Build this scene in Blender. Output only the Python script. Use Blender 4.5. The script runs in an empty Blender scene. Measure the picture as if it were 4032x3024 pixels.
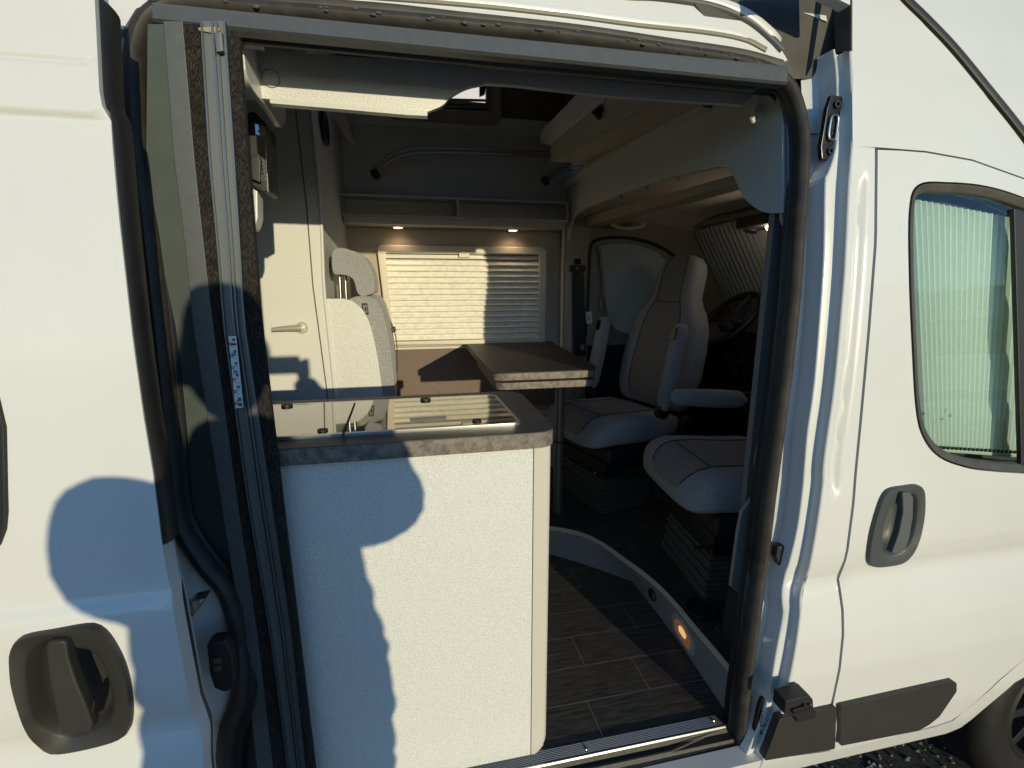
import bpy, bmesh, math, random
import numpy as np
from mathutils import Vector, Matrix
from mathutils.geometry import delaunay_2d_cdt
random.seed(7)
SC = bpy.context.scene
COL = SC.collection
rad = math.radians

# ------------------------------------------------------------------ camera, sky, sun, exposure
CAM = np.array([0.0, -0.88, 1.70])
YAW, PITCH, FPX = rad(12.15), rad(11.39), 1900.0          # focal length in pixels of a 4032 px wide frame
cam_data = bpy.data.cameras.new('camera'); cam = bpy.data.objects.new('camera', cam_data); COL.objects.link(cam)
cam_data.sensor_width = 36.0; cam_data.lens = FPX / 4032 * 36.0
cam_data.clip_start = 0.01; cam_data.clip_end = 2000
fw = np.array([math.sin(YAW)*math.cos(PITCH), math.cos(YAW)*math.cos(PITCH), -math.sin(PITCH)])
rt = np.array([math.cos(YAW), -math.sin(YAW), 0.0]); up = np.cross(rt, fw)
cam.matrix_world = Matrix(((rt[0], up[0], -fw[0], CAM[0]), (rt[1], up[1], -fw[1], CAM[1]), (rt[2], up[2], -fw[2], CAM[2]), (0, 0, 0, 1)))
SC.camera = cam
SUN_EL, SUN_AZ = rad(8.3), rad(165)                        # azimuth clockwise from +Y
world = bpy.data.worlds.new('World'); SC.world = world; world.use_nodes = True
wn = world.node_tree; bg = wn.nodes['Background']
sky = wn.nodes.new('ShaderNodeTexSky'); sky.sky_type = 'NISHITA'; sky.sun_disc = False
sky.sun_elevation = SUN_EL; sky.sun_rotation = SUN_AZ; sky.air_density = 1.0; sky.dust_density = 0.1; sky.ozone_density = 4.5
wn.links.new(sky.outputs[0], bg.inputs[0]); bg.inputs[1].default_value = 0.15
sun_data = bpy.data.lights.new('sun', 'SUN'); sun = bpy.data.objects.new('sun', sun_data); COL.objects.link(sun)
sun_data.energy = 2.35; sun_data.angle = rad(0.55); sun_data.color = (1.0, 0.87, 0.56)
sdir = Vector((math.sin(SUN_AZ)*math.cos(SUN_EL), math.cos(SUN_AZ)*math.cos(SUN_EL), math.sin(SUN_EL)))
sun.rotation_euler = sdir.to_track_quat('Z', 'Y').to_euler(); sun.location = (3, -9, 4)
SC.view_settings.view_transform = 'Standard'; SC.view_settings.look = 'None'
SC.view_settings.exposure = 0.42; SC.view_settings.gamma = 1.0
try: SC.view_settings.use_curve_mapping = False
except Exception: pass

# ------------------------------------------------------------------ measuring helpers (photo pixels at 2212 wide -> points on real planes)
K = 4032/2212.0
def ray(px, py):
    return fw + rt*((px*K-2016)/FPX) - up*((py*K-1512)/FPX)
def atY(px, py, Y): d = ray(px, py); return CAM + d*((Y-CAM[1])/d[1])
def atX(px, py, X): d = ray(px, py); return CAM + d*((X-CAM[0])/d[0])
def atZ(px, py, Z): d = ray(px, py); return CAM + d*((Z-CAM[2])/d[2])
ZP = [.3,.45,.55,.74,.84,.90,.945,.965,.985,1.01,1.05,1.17,1.195,1.225,1.25,1.4,1.6,1.8,2.0,2.15,2.3,2.5,2.8,3.2]
YP = [.05,.01,-.005,-.015,-.010,.001,.013,.021,.023,.017,.012,.0145,.0155,.018,.020,.028,.04,.055,.085,.11,.15,.22,.36,.6]
def ys(z): return float(np.interp(z, ZP, YP))
def skin(px, py, off=0.0):
    Y = .03
    for i in range(25):
        P = atY(px, py, Y); Y = ys(P[2]) + off
    return P
def spline(pts, n=8, closed=False):
    p = [np.array(q, float) for q in pts]; out = []; m = len(p)
    for i in range(m if closed else m-1):
        a = p[(i-1) % m] if (closed or i > 0) else 2*p[0]-p[1]
        b = p[i]; c = p[(i+1) % m]
        d = p[(i+2) % m] if (closed or i+2 < m) else 2*p[-1]-p[-2]
        for k in range(n):
            t = k/n
            out.append(.5*((2*b)+(c-a)*t+(2*a-5*b+4*c-d)*t*t+(3*b-a-3*c+d)*t**3))
    if not closed: out.append(p[-1])
    return out
def rounded(pts, r, n=6):
    """2D polygon with rounded corners; r one number or one per corner"""
    out = []; m = len(pts)
    for i in range(m):
        p = np.array(pts[i], float); a = np.array(pts[i-1], float); b = np.array(pts[(i+1) % m], float)
        q = r[i] if isinstance(r, (list, tuple)) else r
        if q <= 0: out.append(p); continue
        u = (a-p)/np.linalg.norm(a-p); v = (b-p)/np.linalg.norm(b-p)
        ang = math.acos(max(-1, min(1, float(u@v)))); t = min(q/math.tan(ang/2), .49*np.linalg.norm(a-p), .49*np.linalg.norm(b-p))
        s, e = p+u*t, p+v*t
        for k in range(n+1):
            w = k/n; out.append((1-w)**2*s+2*w*(1-w)*p+w*w*e)
    return out

# ------------------------------------------------------------------ materials
MATS = {}
def mat(name, col, rough=.5, metal=0., var=None, bump=None, coat=0., spec=.5, sheen=0., emit=None, aniso=None, ior=None):
    if name in MATS: return MATS[name]
    m = bpy.data.materials.new(name); m.use_nodes = True; nt = m.node_tree; b = nt.nodes['Principled BSDF']
    b.inputs['Base Color'].default_value = (*col, 1); b.inputs['Roughness'].default_value = rough
    b.inputs['Metallic'].default_value = metal; b.inputs['Coat Weight'].default_value = coat
    b.inputs['Coat Roughness'].default_value = .05
    b.inputs['Specular IOR Level'].default_value = spec; b.inputs['Sheen Weight'].default_value = sheen
    if ior: b.inputs['IOR'].default_value = ior
    if emit: b.inputs['Emission Color'].default_value = (*emit[0], 1); b.inputs['Emission Strength'].default_value = emit[1]
    tc = nt.nodes.new('ShaderNodeTexCoord'); src = tc.outputs['Object']
    if aniso:
        mp = nt.nodes.new('ShaderNodeMapping'); mp.inputs['Scale'].default_value = aniso; nt.links.new(src, mp.inputs[0]); src = mp.outputs[0]
    if var:
        nz = nt.nodes.new('ShaderNodeTexNoise'); nz.inputs['Scale'].default_value = var[0]; nz.inputs['Detail'].default_value = 4
        nz.inputs['Roughness'].default_value = .6
        nt.links.new(src, nz.inputs['Vector'])
        rp = nt.nodes.new('ShaderNodeValToRGB'); lo, hi = (var[2], var[3]) if len(var) > 2 else (.3, .7)
        rp.color_ramp.elements[0].position = lo; rp.color_ramp.elements[1].position = hi
        k0, k1 = 1-var[1], 1+var[1]
        rp.color_ramp.elements[0].color = (*[c*k0 for c in col], 1); rp.color_ramp.elements[1].color = (*[min(1, c*k1) for c in col], 1)
        nt.links.new(nz.outputs[0], rp.inputs[0]); nt.links.new(rp.outputs[0], b.inputs['Base Color'])
    if bump:
        nb = nt.nodes.new('ShaderNodeTexNoise'); nb.inputs['Scale'].default_value = bump[0]; nb.inputs['Detail'].default_value = 3
        nt.links.new(src, nb.inputs['Vector'])
        bp = nt.nodes.new('ShaderNodeBump'); bp.inputs['Strength'].default_value = bump[1]; bp.inputs['Distance'].default_value = bump[2] if len(bump) > 2 else .001
        nt.links.new(nb.outputs[0], bp.inputs['Height']); nt.links.new(bp.outputs[0], b.inputs['Normal'])
    MATS[name] = m; return m
def two_tone(name, c1, c2, scale, rough, lo=.4, hi=.6, aniso=None, bump=.3, detail=6):
    m = mat(name, c1, rough); nt = m.node_tree; b = nt.nodes['Principled BSDF']
    tc = nt.nodes.new('ShaderNodeTexCoord'); src = tc.outputs['Object']
    if aniso:
        mp = nt.nodes.new('ShaderNodeMapping'); mp.inputs['Scale'].default_value = aniso; nt.links.new(src, mp.inputs[0]); src = mp.outputs[0]
    nz = nt.nodes.new('ShaderNodeTexNoise'); nz.inputs['Scale'].default_value = scale; nz.inputs['Detail'].default_value = detail
    nz.inputs['Roughness'].default_value = .65; nt.links.new(src, nz.inputs['Vector'])
    rp = nt.nodes.new('ShaderNodeValToRGB'); rp.color_ramp.elements[0].position = lo; rp.color_ramp.elements[1].position = hi
    rp.color_ramp.elements[0].color = (*c1, 1); rp.color_ramp.elements[1].color = (*c2, 1)
    nt.links.new(nz.outputs[0], rp.inputs[0]); nt.links.new(rp.outputs[0], b.inputs['Base Color'])
    bp = nt.nodes.new('ShaderNodeBump'); bp.inputs['Strength'].default_value = bump; bp.inputs['Distance'].default_value = .001
    nt.links.new(nz.outputs[0], bp.inputs['Height']); nt.links.new(bp.outputs[0], b.inputs['Normal'])
    return m
def weave(name, c1, c2, scale, rough=.95, bump=.6):
    """two-colour woven cloth: crossed fine waves and fibre noise"""
    m = mat(name, c1, rough, sheen=.15, spec=.2); nt = m.node_tree; b = nt.nodes['Principled BSDF']
    tc = nt.nodes.new('ShaderNodeTexCoord')
    nz = nt.nodes.new('ShaderNodeTexNoise'); nz.inputs['Scale'].default_value = scale*.8; nz.inputs['Detail'].default_value = 5
    nt.links.new(tc.outputs['Object'], nz.inputs['Vector'])
    vo = nt.nodes.new('ShaderNodeTexVoronoi'); vo.inputs['Scale'].default_value = scale; nt.links.new(tc.outputs['Object'], vo.inputs['Vector'])
    mx = nt.nodes.new('ShaderNodeMath'); mx.operation = 'MULTIPLY'; nt.links.new(nz.outputs[0], mx.inputs[0]); nt.links.new(vo.outputs['Distance'], mx.inputs[1])
    rp = nt.nodes.new('ShaderNodeValToRGB'); rp.color_ramp.elements[0].position = .08; rp.color_ramp.elements[1].position = .38
    rp.color_ramp.elements[0].color = (*c1, 1); rp.color_ramp.elements[1].color = (*c2, 1)
    nt.links.new(mx.outputs[0], rp.inputs[0]); nt.links.new(rp.outputs[0], b.inputs['Base Color'])
    bp = nt.nodes.new('ShaderNodeBump'); bp.inputs['Strength'].default_value = bump; bp.inputs['Distance'].default_value = .0015
    nt.links.new(mx.outputs[0], bp.inputs['Height']); nt.links.new(bp.outputs[0], b.inputs['Normal'])
    return m
def glass(name, tint, ior=1.5, rough=0.0):
    m = bpy.data.materials.new(name); m.use_nodes = True; nt = m.node_tree; nt.nodes.clear()
    o = nt.nodes.new('ShaderNodeOutputMaterial'); mx = nt.nodes.new('ShaderNodeMixShader'); t = nt.nodes.new('ShaderNodeBsdfTransparent')
    g = nt.nodes.new('ShaderNodeBsdfGlossy'); f = nt.nodes.new('ShaderNodeFresnel'); f.inputs[0].default_value = ior
    t.inputs[0].default_value = (*tint, 1); g.inputs['Roughness'].default_value = rough
    nt.links.new(f.outputs[0], mx.inputs[0]); nt.links.new(t.outputs[0], mx.inputs[1]); nt.links.new(g.outputs[0], mx.inputs[2]); nt.links.new(mx.outputs[0], o.inputs[0])
    return m
PAINT = mat('white_paint', (.72,.73,.72), .32, coat=.6, var=(2.2, .03, .25, .75), bump=(260, .02, .0004))
RUBBER = mat('black_rubber', (.013,.013,.013), .5, var=(30, .3), bump=(400, .15))
RUBBER_B = mat('weathered_rubber', (.042,.037,.031), .55, var=(25, .35), bump=(300, .2))
BLACKP = mat('black_plastic', (.018,.018,.018), .5, bump=(900, .35, .0006), var=(8, .2))
GREYP = mat('grained_grey_plastic', (.034,.033,.031), .5, bump=(1100, .4, .0006), var=(6, .12))
DKGREYP = mat('slate_plastic', (.075,.085,.09), .5, bump=(900, .2, .0005))
ALU = mat('satin_aluminium', (.135,.145,.15), .5, .35, var=(60, .08), aniso=(1, 1, .1))
ALU_L = mat('bright_aluminium', (.62,.62,.60), .28, .9)
STEEL = mat('steel', (.55,.55,.54), .22, 1.)
PLATE = mat('grey_anodised_plate', (.095,.103,.108), .5, .2, var=(80, .08))
GREENP = mat('grey_green_panel', (.055,.076,.073), .55, var=(14, .12), bump=(40, .1))
LAM = two_tone('pearl_grey_laminate', (.56,.57,.555), (.81,.82,.80), 340, .36, .36, .62, bump=.06, detail=2)
LAM_E = mat('pearl_grey_edging', (.66,.66,.63), .35, var=(200, .04))
LAM_P = mat('smooth_grey_panel', (.50,.52,.51), .45, var=(150, .06))
BOARD = mat('matt_grey_board', (.50,.51,.50), .55, var=(120, .07), bump=(500, .08))
WORK = two_tone('dark_oak_worktop', (.055,.046,.040), (.125,.108,.095), 30, .5, .35, .7, aniso=(.25, 4, 4), bump=.15)
WORK_E = two_tone('concrete_edge', (.105,.088,.074), (.235,.205,.175), 60, .55, .38, .62, bump=.1)
WORK_D = two_tone('wenge_tabletop', (.030,.026,.024), (.075,.066,.060), 30, .55, .35, .7, aniso=(4, .25, 4), bump=.15)
WOOD = two_tone('dark_plank', (.026,.024,.022), (.105,.096,.088), 14, .55, .36, .72, aniso=(.9, 9, 9), bump=.35)
JOINT = mat('pale_joint', (.30,.28,.25), .6)
BEIGE = mat('beige_liner', (.45,.39,.325), .85, var=(260, .06), bump=(420, .3))
CABL = mat('cab_headliner', (.60,.54,.43), .9, var=(200, .08), bump=(500, .3))
TAUPE = weave('taupe_felt', (.15,.115,.09), (.23,.18,.145), 700)
CREAM = mat('cream_frame', (.66,.60,.49), .45, var=(60, .03))
BROWN = weave('brown_cloth', (.12,.088,.076), (.26,.20,.18), 420)
FAB_G = weave('grey_melange_cloth', (.19,.195,.205), (.44,.44,.445), 420)
FAB_B = weave('taupe_mesh_cloth', (.15,.13,.115), (.36,.315,.285), 330)
MATT = weave('mattress_cloth', (.40,.38,.33), (.60,.57,.50), 420)
PLEAT = two_tone('marbled_pleat', (.70,.68,.62), (.88,.86,.79), 30, .8, .30, .55, aniso=(1, 1, 1.6), bump=.05)
PLEAT_C = mat('cab_blind_cloth', (.64,.64,.62), .85, var=(120, .05))
PLEAT_M = mat('mint_blind_cloth', (.74,.82,.80), .8, var=(90, .04))
BRUSH = two_tone('brush_pile', (.006,.0055,.005), (.06,.05,.04), 200, .95, .48, .85, aniso=(3, 3, .25), bump=1.)
WHITEP = mat('white_plastic', (.72,.72,.70), .4)
ASPH = two_tone('asphalt', (.022,.022,.023), (.12,.12,.118), 70, .95, .35, .75, bump=1.)
LAMP = mat('warm_lamp', (.9,.8,.6), .3, emit=((1., .70, .42), 3.))
LAMP_S = mat('amber_lamp', (.8,.5,.3), .25, emit=((1., .48, .16), 1.3))
DKGLASS = mat('black_glass', (.012,.013,.013), .02, spec=1., coat=1., ior=2.2)
TINT = glass('green_tinted_glass', (.84,.95,.925), 1.75)
SMOKE = mat('smoked_window', (.015,.018,.02), .03, spec=.8)

# ------------------------------------------------------------------ object helpers
BASE = {}
def thing(name, label, cat, loc, group=None, kind=None):
    o = bpy.data.objects.new(name, None); COL.objects.link(o); o.location = loc; o.empty_display_size = .05
    BASE[o] = np.array(loc, float); tag(o, label, cat, group, kind); return o
def tag(o, label=None, cat=None, group=None, kind=None):
    if label: o['label'] = label
    if cat: o['category'] = cat
    if group: o['group'] = group
    if kind: o['kind'] = kind
    return o
def mesh_obj(name, verts, faces, material, parent=None, bevel=0., seg=2, smooth=True, angle=35, base=None):
    verts = [np.array(v, float) for v in verts]
    if parent is not None: base = BASE[parent]
    elif base is None:
        a = np.array(verts); base = np.array([(a[:,0].min()+a[:,0].max())/2, (a[:,1].min()+a[:,1].max())/2, a[:,2].min()])
    me = bpy.data.meshes.new(name)
    me.from_pydata([tuple(v-base) for v in verts], [], [tuple(f) for f in faces]); me.update()
    bm = bmesh.new(); bm.from_mesh(me)
    bmesh.ops.remove_doubles(bm, verts=bm.verts, dist=1e-6)
    bmesh.ops.recalc_face_normals(bm, faces=bm.faces)
    if bevel > 0:
        ed = [e for e in bm.edges if len(e.link_faces) == 2 and e.calc_face_angle(0) > rad(28)]
        bmesh.ops.bevel(bm, geom=ed, offset=bevel, segments=seg, profile=.5, affect='EDGES', clamp_overlap=True)
    bm.to_mesh(me); bm.free()
    if smooth:
        for p in me.polygons: p.use_smooth = True
        me.set_sharp_from_angle(angle=rad(angle))
    for mm in (material if isinstance(material, list) else [material]): me.materials.append(mm)
    o = bpy.data.objects.new(name, me); COL.objects.link(o); BASE[o] = np.array(base, float)
    if bevel > 0: o.modifiers.new('weighted_normal', 'WEIGHTED_NORMAL').keep_sharp = True
    if parent is not None: o.parent = parent
    else: o.location = base
    return o
class MB:
    def __init__(s): s.v = []; s.f = []
    def add(s, v, f):
        n = len(s.v); s.v += [np.array(q, float) for q in v]; s.f += [tuple(i+n for i in q) for q in f]; return s
    def prism(s, pts, vec):
        n = len(pts); vec = np.array(vec, float); p = [np.array(q, float) for q in pts]
        return s.add(p+[q+vec for q in p], [tuple(range(n)), tuple(range(2*n-1, n-1, -1))]+[(i, i+n, (i+1) % n+n, (i+1) % n) for i in range(n)])
    def ring(s, outer, inner, vec):
        n = len(outer); vec = np.array(vec, float); o = [np.array(q, float) for q in outer]; i_ = [np.array(q, float) for q in inner]
        v = o+i_+[q+vec for q in o]+[q+vec for q in i_]; f = []
        for k in range(n):
            j = (k+1) % n
            f += [(k, j, n+j, n+k), (2*n+k, 3*n+k, 3*n+j, 2*n+j), (k, 2*n+k, 2*n+j, j), (n+k, n+j, 3*n+j, 3*n+k)]
        return s.add(v, f)
    def box(s, x0, x1, y0, y1, z0, z1):
        return s.prism([(x0,y0,z0),(x1,y0,z0),(x1,y1,z0),(x0,y1,z0)], (0,0,z1-z0))
    def tube(s, path, r, n=10, closed=False, rx=None, cap=True):
        path = [np.array(p, float) for p in path]; m = len(path); fr = None; rings = []
        for i in range(m):
            a = path[i-1] if (i > 0 or closed) else path[i]; b = path[(i+1) % m] if (i < m-1 or closed) else path[i]
            t = (b-a)/np.linalg.norm(b-a)
            if fr is None:
                h = np.array([0,1,0.]) if abs(t[1]) < .9 else np.array([1.,0,0]); fr = h-t*(h@t)
            else: fr = fr-t*(fr@t)
            fr = fr/np.linalg.norm(fr); w = np.cross(t, fr)
            rr = r[i] if isinstance(r, (list, tuple)) else r; qx = rx if rx else rr
            rings.append([path[i]+fr*rr*math.cos(2*math.pi*k/n)+w*qx*math.sin(2*math.pi*k/n) for k in range(n)])
        v = [q for g in rings for q in g]; f = []
        for i in range(m if closed else m-1):
            for k in range(n):
                j = (i+1) % m; f.append((i*n+k, i*n+(k+1) % n, j*n+(k+1) % n, j*n+k))
        if not closed and cap: f += [tuple(range(n)), tuple(range(m*n-1, (m-1)*n-1, -1))]
        return s.add(v, f)
    def disc(s, c, axis, r, th, n=24, r2=None):
        c = np.array(c, float); a = np.array(axis, float); a /= np.linalg.norm(a)
        h = np.array([0,0,1.]) if abs(a[2]) < .9 else np.array([1.,0,0]); u = np.cross(a, h); u /= np.linalg.norm(u); w = np.cross(a, u)
        r2 = r if r2 is None else r2
        v = [c+u*r*math.cos(2*math.pi*k/n)+w*r*math.sin(2*math.pi*k/n) for k in range(n)]+[c+a*th+u*r2*math.cos(2*math.pi*k/n)+w*r2*math.sin(2*math.pi*k/n) for k in range(n)]
        return s.add(v, [tuple(range(n)), tuple(range(2*n-1, n-1, -1))]+[(k, k+n, (k+1) % n+n, (k+1) % n) for k in range(n)])
    def grid(s, rows, closed=False):
        m = len(rows); n = len(rows[0]); f = []
        for i in range(m-1):
            for k in range(n if closed else n-1): f.append((i*n+k, i*n+(k+1) % n, (i+1)*n+(k+1) % n, (i+1)*n+k))
        return s.add([q for r in rows for q in r], f)
    def build(s, name, material, parent=None, **kw): return mesh_obj(name, s.v, s.f, material, parent, **kw)
def PY(pix, Y, th=.01): return MB().prism([atY(*p, Y) for p in pix], (0, th, 0))
def PX(pix, X, th=.01): return MB().prism([atX(*p, X) for p in pix], (th, 0, 0))
def ring_disc(c, axis, r0, r1, th, n=28):
    c = np.array(c, float); a = np.array(axis, float); a /= np.linalg.norm(a)
    h = np.array([0,0,1.]) if abs(a[2]) < .9 else np.array([1.,0,0]); u = np.cross(a, h); u /= np.linalg.norm(u); w = np.cross(a, u)
    q = lambda r: [c+u*r*math.cos(2*math.pi*k/n)+w*r*math.sin(2*math.pi*k/n) for k in range(n)]
    return MB().ring(q(r1), q(r0), a*th)
def skin_patch(name, outline, holes, material, parent, off=0., disp=None, step=.04, flange=.03, pix=True):
    conv = (lambda p: skin(p[0], p[1], off)) if pix else (lambda p: np.array([p[0], 0, p[1]]))
    loops = [[conv(p) for p in L] for L in [outline]+holes]
    l2 = [[(q[0], q[2]) for q in L] for L in loops]
    dense = []
    for L in l2:
        o = []
        for i in range(len(L)):
            a, b = np.array(L[i]), np.array(L[(i+1) % len(L)]); n = max(1, int(np.linalg.norm(b-a)/.03))
            o += [a+(b-a)*k/n for k in range(n)]
        dense.append(o)
    def inside(x, z, L):
        r = False; j = len(L)-1
        for i in range(len(L)):
            if (L[i][1] > z) != (L[j][1] > z) and x < (L[j][0]-L[i][0])*(z-L[i][1])/(L[j][1]-L[i][1])+L[i][0]: r = not r
            j = i
        return r
    vs = []; es = []
    for L in dense:
        n = len(vs); vs += [Vector((p[0], p[1])) for p in L]; es += [(n+i, n+(i+1) % len(L)) for i in range(len(L))]
    bd = np.array([[v.x, v.y] for v in vs])
    x0, x1, z0, z1 = bd[:,0].min(), bd[:,0].max(), bd[:,1].min(), bd[:,1].max()
    zs = list(np.arange(z0, z1, step))+[z for z in ZP if z0 < z < z1]+(list(disp[1]) if disp else [])
    sx = disp[2] if disp and len(disp) > 2 else step
    for z in zs:
        for x in np.arange(x0+.003, x1, sx):
            if np.min(np.hypot(bd[:,0]-x, bd[:,1]-z)) < .006: continue
            if inside(x, z, dense[0]) and not any(inside(x, z, h) for h in dense[1:]): vs.append(Vector((x, z)))
    V2, E2, F2, _, _, _ = delaunay_2d_cdt(vs, es, [], 1, 1e-5)
    F2 = [f for f in F2 if (lambda c: inside(c.x, c.y, dense[0]) and not any(inside(c.x, c.y, h) for h in dense[1:]))(sum((V2[i] for i in f), Vector((0, 0)))/len(f))]
    fy = lambda x, z: ys(z)+off+(disp[0](x, z) if disp else 0)
    V3 = [np.array([v.x, fy(v.x, v.y), v.y]) for v in V2]; F3 = [tuple(f) for f in F2]
    cnt = {}
    for f in F3:
        for a, b in zip(f, f[1:]+f[:1]): cnt.setdefault((min(a, b), max(a, b)), []).append((a, b))
    n = len(V3); mp = {}
    for k, l in list(cnt.items()):
        if len(l) == 1:
            a, b = l[0]
            for q in (a, b):
                if q not in mp: mp[q] = len(V3); V3.append(V3[q]+np.array([0, flange, 0]))
            F3.append((a, mp[a], mp[b], b))
    return mesh_obj(name, V3, F3, material, parent, angle=50)
def label_text(name, txt, size, loc, rot, material, parent):
    cu = bpy.data.curves.new(name, 'FONT'); cu.body = txt; cu.size = size; cu.extrude = .0003; cu.align_x = 'CENTER'; cu.align_y = 'CENTER'
    t = bpy.data.objects.new(name, cu); COL.objects.link(t)
    dg = bpy.context.evaluated_depsgraph_get(); me = bpy.data.meshes.new_from_object(t.evaluated_get(dg)); bpy.data.objects.remove(t)
    me.materials.clear(); me.materials.append(material)
    o = bpy.data.objects.new(name, me); COL.objects.link(o); o.parent = parent; o.location = Vector(loc)-Vector(BASE[parent]); o.rotation_euler = rot; BASE[o] = BASE[parent]
    return o
# ================================================================== SETTING: ground
g = MB(); g.grid([[(x, y, 0) for x in (-600, -40, -6, -2, 2, 6, 40, 600)] for y in (-600, -40, -6, -2, 2, 6, 40, 600)])
tag(g.build('ground', ASPH, base=(0,0,0)), kind='structure')
gm = MB(); rnd = random.Random(3)
for i in range(2600):
    x, y, r = rnd.uniform(.9, 2.6), rnd.uniform(-.05, 1.6), rnd.uniform(.004, .011)
    a = rnd.uniform(0, 6.28); h = r*rnd.uniform(.5, 1.)
    gm.add([(x+r*math.cos(a+k*1.57), y+r*math.sin(a+k*1.57)*.8, 0.001) for k in range(4)]+[(x, y, h)], [(0,1,4),(1,2,4),(2,3,4),(3,0,4)])
tag(gm.build('gravel', mat('grit', (.16,.155,.15), .9, var=(50,.5)), smooth=False, base=(1.7,.7,0)), 'loose grey grit on the asphalt under the van', 'gravel', kind='stuff')

# ================================================================== THE VAN
van = thing('camper_van', 'white high-roof camper van with its side sliding door open', 'van', (0.6, 0.95, 0))
def polar(pts, c, n):
    p = np.array(pts)-c; a = np.arctan2(p[:,1], p[:,0]); r = np.hypot(p[:,0], p[:,1]); o = np.argsort(a); a, r = a[o], r[o]
    t = np.linspace(-math.pi, math.pi, n, endpoint=False)
    return np.array([c+np.array([math.cos(q), math.sin(q)])*np.interp(q, np.r_[a-2*math.pi, a, a+2*math.pi], np.r_[r, r, r]) for q in t])
def dished(name, outer, inner, off, material, parent, proud=.012, depth=.042):
    o = [skin(*p, off) for p in spline(outer, 6, True)]; i = [skin(*p, off) for p in spline(inner, 6, True)]
    c = np.mean([(q[0], q[2]) for q in i], axis=0); N = 72
    O = polar([(q[0], q[2]) for q in o], c, N); I = polar([(q[0], q[2]) for q in i], c, N)
    Y = lambda z: ys(z)+off
    m = MB(); R = []
    for t, dy in ((0, .012), (0, -proud*.55), (.05, -proud), (.35, -proud*.8), (.85, -proud*.4), (1, -.002), (1.08, depth*.45), (1.22, depth*.85), (1.5, depth)):
        if t <= 1: L = O*(1-t)+I*t
        else: L = c+(I-c)*(2-t)
        R.append([(q[0], Y(q[1])+dy, q[1]) for q in L])
    m.grid(R, closed=True); n = len(m.v); m.v.append(np.array([c[0], Y(c[1])+depth, c[1]])); k0 = n-N
    m.f += [(k0+k, k0+(k+1) % N, n) for k in range(N)]
    return m.build(name, material, parent, angle=60)
# ---- sliding door, slid back over the rear side panel
zg1, zg2 = skin(100,130,-.1)[2], skin(100,247,-.1)[2]
def door_disp(x, z):
    return .0035*math.exp(-((z-zg1)/.0035)**2)-.006/(1+math.exp(-(z-zg2)/.0035))+.004*math.exp(-((z-zg2+.004)/.006)**2)+.011/(1+math.exp(-(z-1.21)/.0065))-.011
edge = [(203,-90),(210,0),(213,60),(216,120),(220,200),(226,232),(238,260),(258,480),(285,720),(310,900),(330,1020),(350,1180),(364,1255),(372,1275),(380,1310),(410,1470),(421,1525),(434,1560),(443,1590),(444,1659),(452,1740)]
zz = lambda a,b: [(a+i*(b-a)/10.) for i in range(11)]
hout = [(x*.347, 1083+.347*y) for x,y in [(95,900),(150,830),(350,790),(560,755),(640,775),(710,850),(790,1010),(830,1200),(828,1370),(770,1450),(560,1510),(360,1540),(280,1500),(190,1390),(110,1150),(90,1000)]]
hin = [(x*.347, 1083+.347*y) for x,y in [(178,980),(240,885),(330,850),(430,900),(560,920),(640,1000),(690,1130),(705,1300),(640,1395),(480,1450),(350,1435),(235,1350),(185,1180)]]
swin = [(-1.75,1.29),(-.62,1.29),(-.585,1.36),(-.575,1.6),(-.60,1.88),(-.66,1.93),(-1.75,1.93)]
def swin_px():  # window outline in x/z on the skin, as pixels are not needed
    return rounded([(-1.7,1.285),(-.60,1.285),(-.575,1.5),(-.60,1.93),(-1.7,1.93)], [.1,.1,.0,.09,.1])
outl = [tuple(skin(*p, -.1)[[0,2]]) for p in edge]+[(-1.95,.80),(-1.95,2.16)]
hz = lambda L, off: [tuple(skin(*p, off)[[0,2]]) for p in spline(L, 6, True)]
sdoor = skin_patch('sliding_door', outl, [hz(hin, -.111), [tuple(p) for p in swin_px()]], PAINT, van, off=-.1,
    disp=(door_disp, [1.21+d for d in (-.03,-.02,-.013,-.008,-.004,0,.004,.008,.013,.02,.03)]+[zg1+d for d in (-.008,-.004,-.002,0,.002,.004,.008)]+[zg2+d for d in (-.016,-.01,-.006,-.003,0,.003,.006,.01,.016)]), pix=False, flange=.035)
hand = dished('handle_cup', hout, hin, -.111, GREYP, sdoor)
gb = [(x*.347, 1083+.347*y) for x,y in [(283,900),(300,878),(395,868),(412,890),(425,980),(470,1120),(530,1260),(575,1390),(565,1440),(380,1455),(352,1330),(300,1080)]]
gm_ = MB(); fr = [skin(*p, -.133) for p in gb]; gm_.prism(fr, (0,.02,0)); gm_.build('handle_grip', GREYP, sdoor, bevel=.006, seg=3)
kl = [(x*.347, 1083+.347*y) for x,y in [(545,1400),(575,1240),(590,1250),(580,1360)]]
MB().prism([skin(*p, -.126) for p in kl], (0,.03,0)).build('key_lock_lever', BLACKP, sdoor, bevel=.002)
wo = swin_px(); cw = np.array([-1.13,1.6]); wi = [tuple(cw+(np.array(p)-cw)*np.array([.955,.91])) for p in wo]
MB().ring([(p[0], ys(p[1])-.106, p[1]) for p in wo], [(p[0], ys(p[1])-.102, p[1]) for p in wi], (0,.03,0)).build('window_frame', BLACKP, sdoor, bevel=.004)
mg = MB(); mg.prism([(p[0], ys(p[1])-.088, p[1]) for p in wi], (0,.006,0)); mg.build('window_pane', SMOKE, sdoor)
mb = MB(); mb.box(-1.9,-.47,-.03,-.012,.95,1.25); mb.build('inner_door_panel', BLACKP, sdoor)
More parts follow.
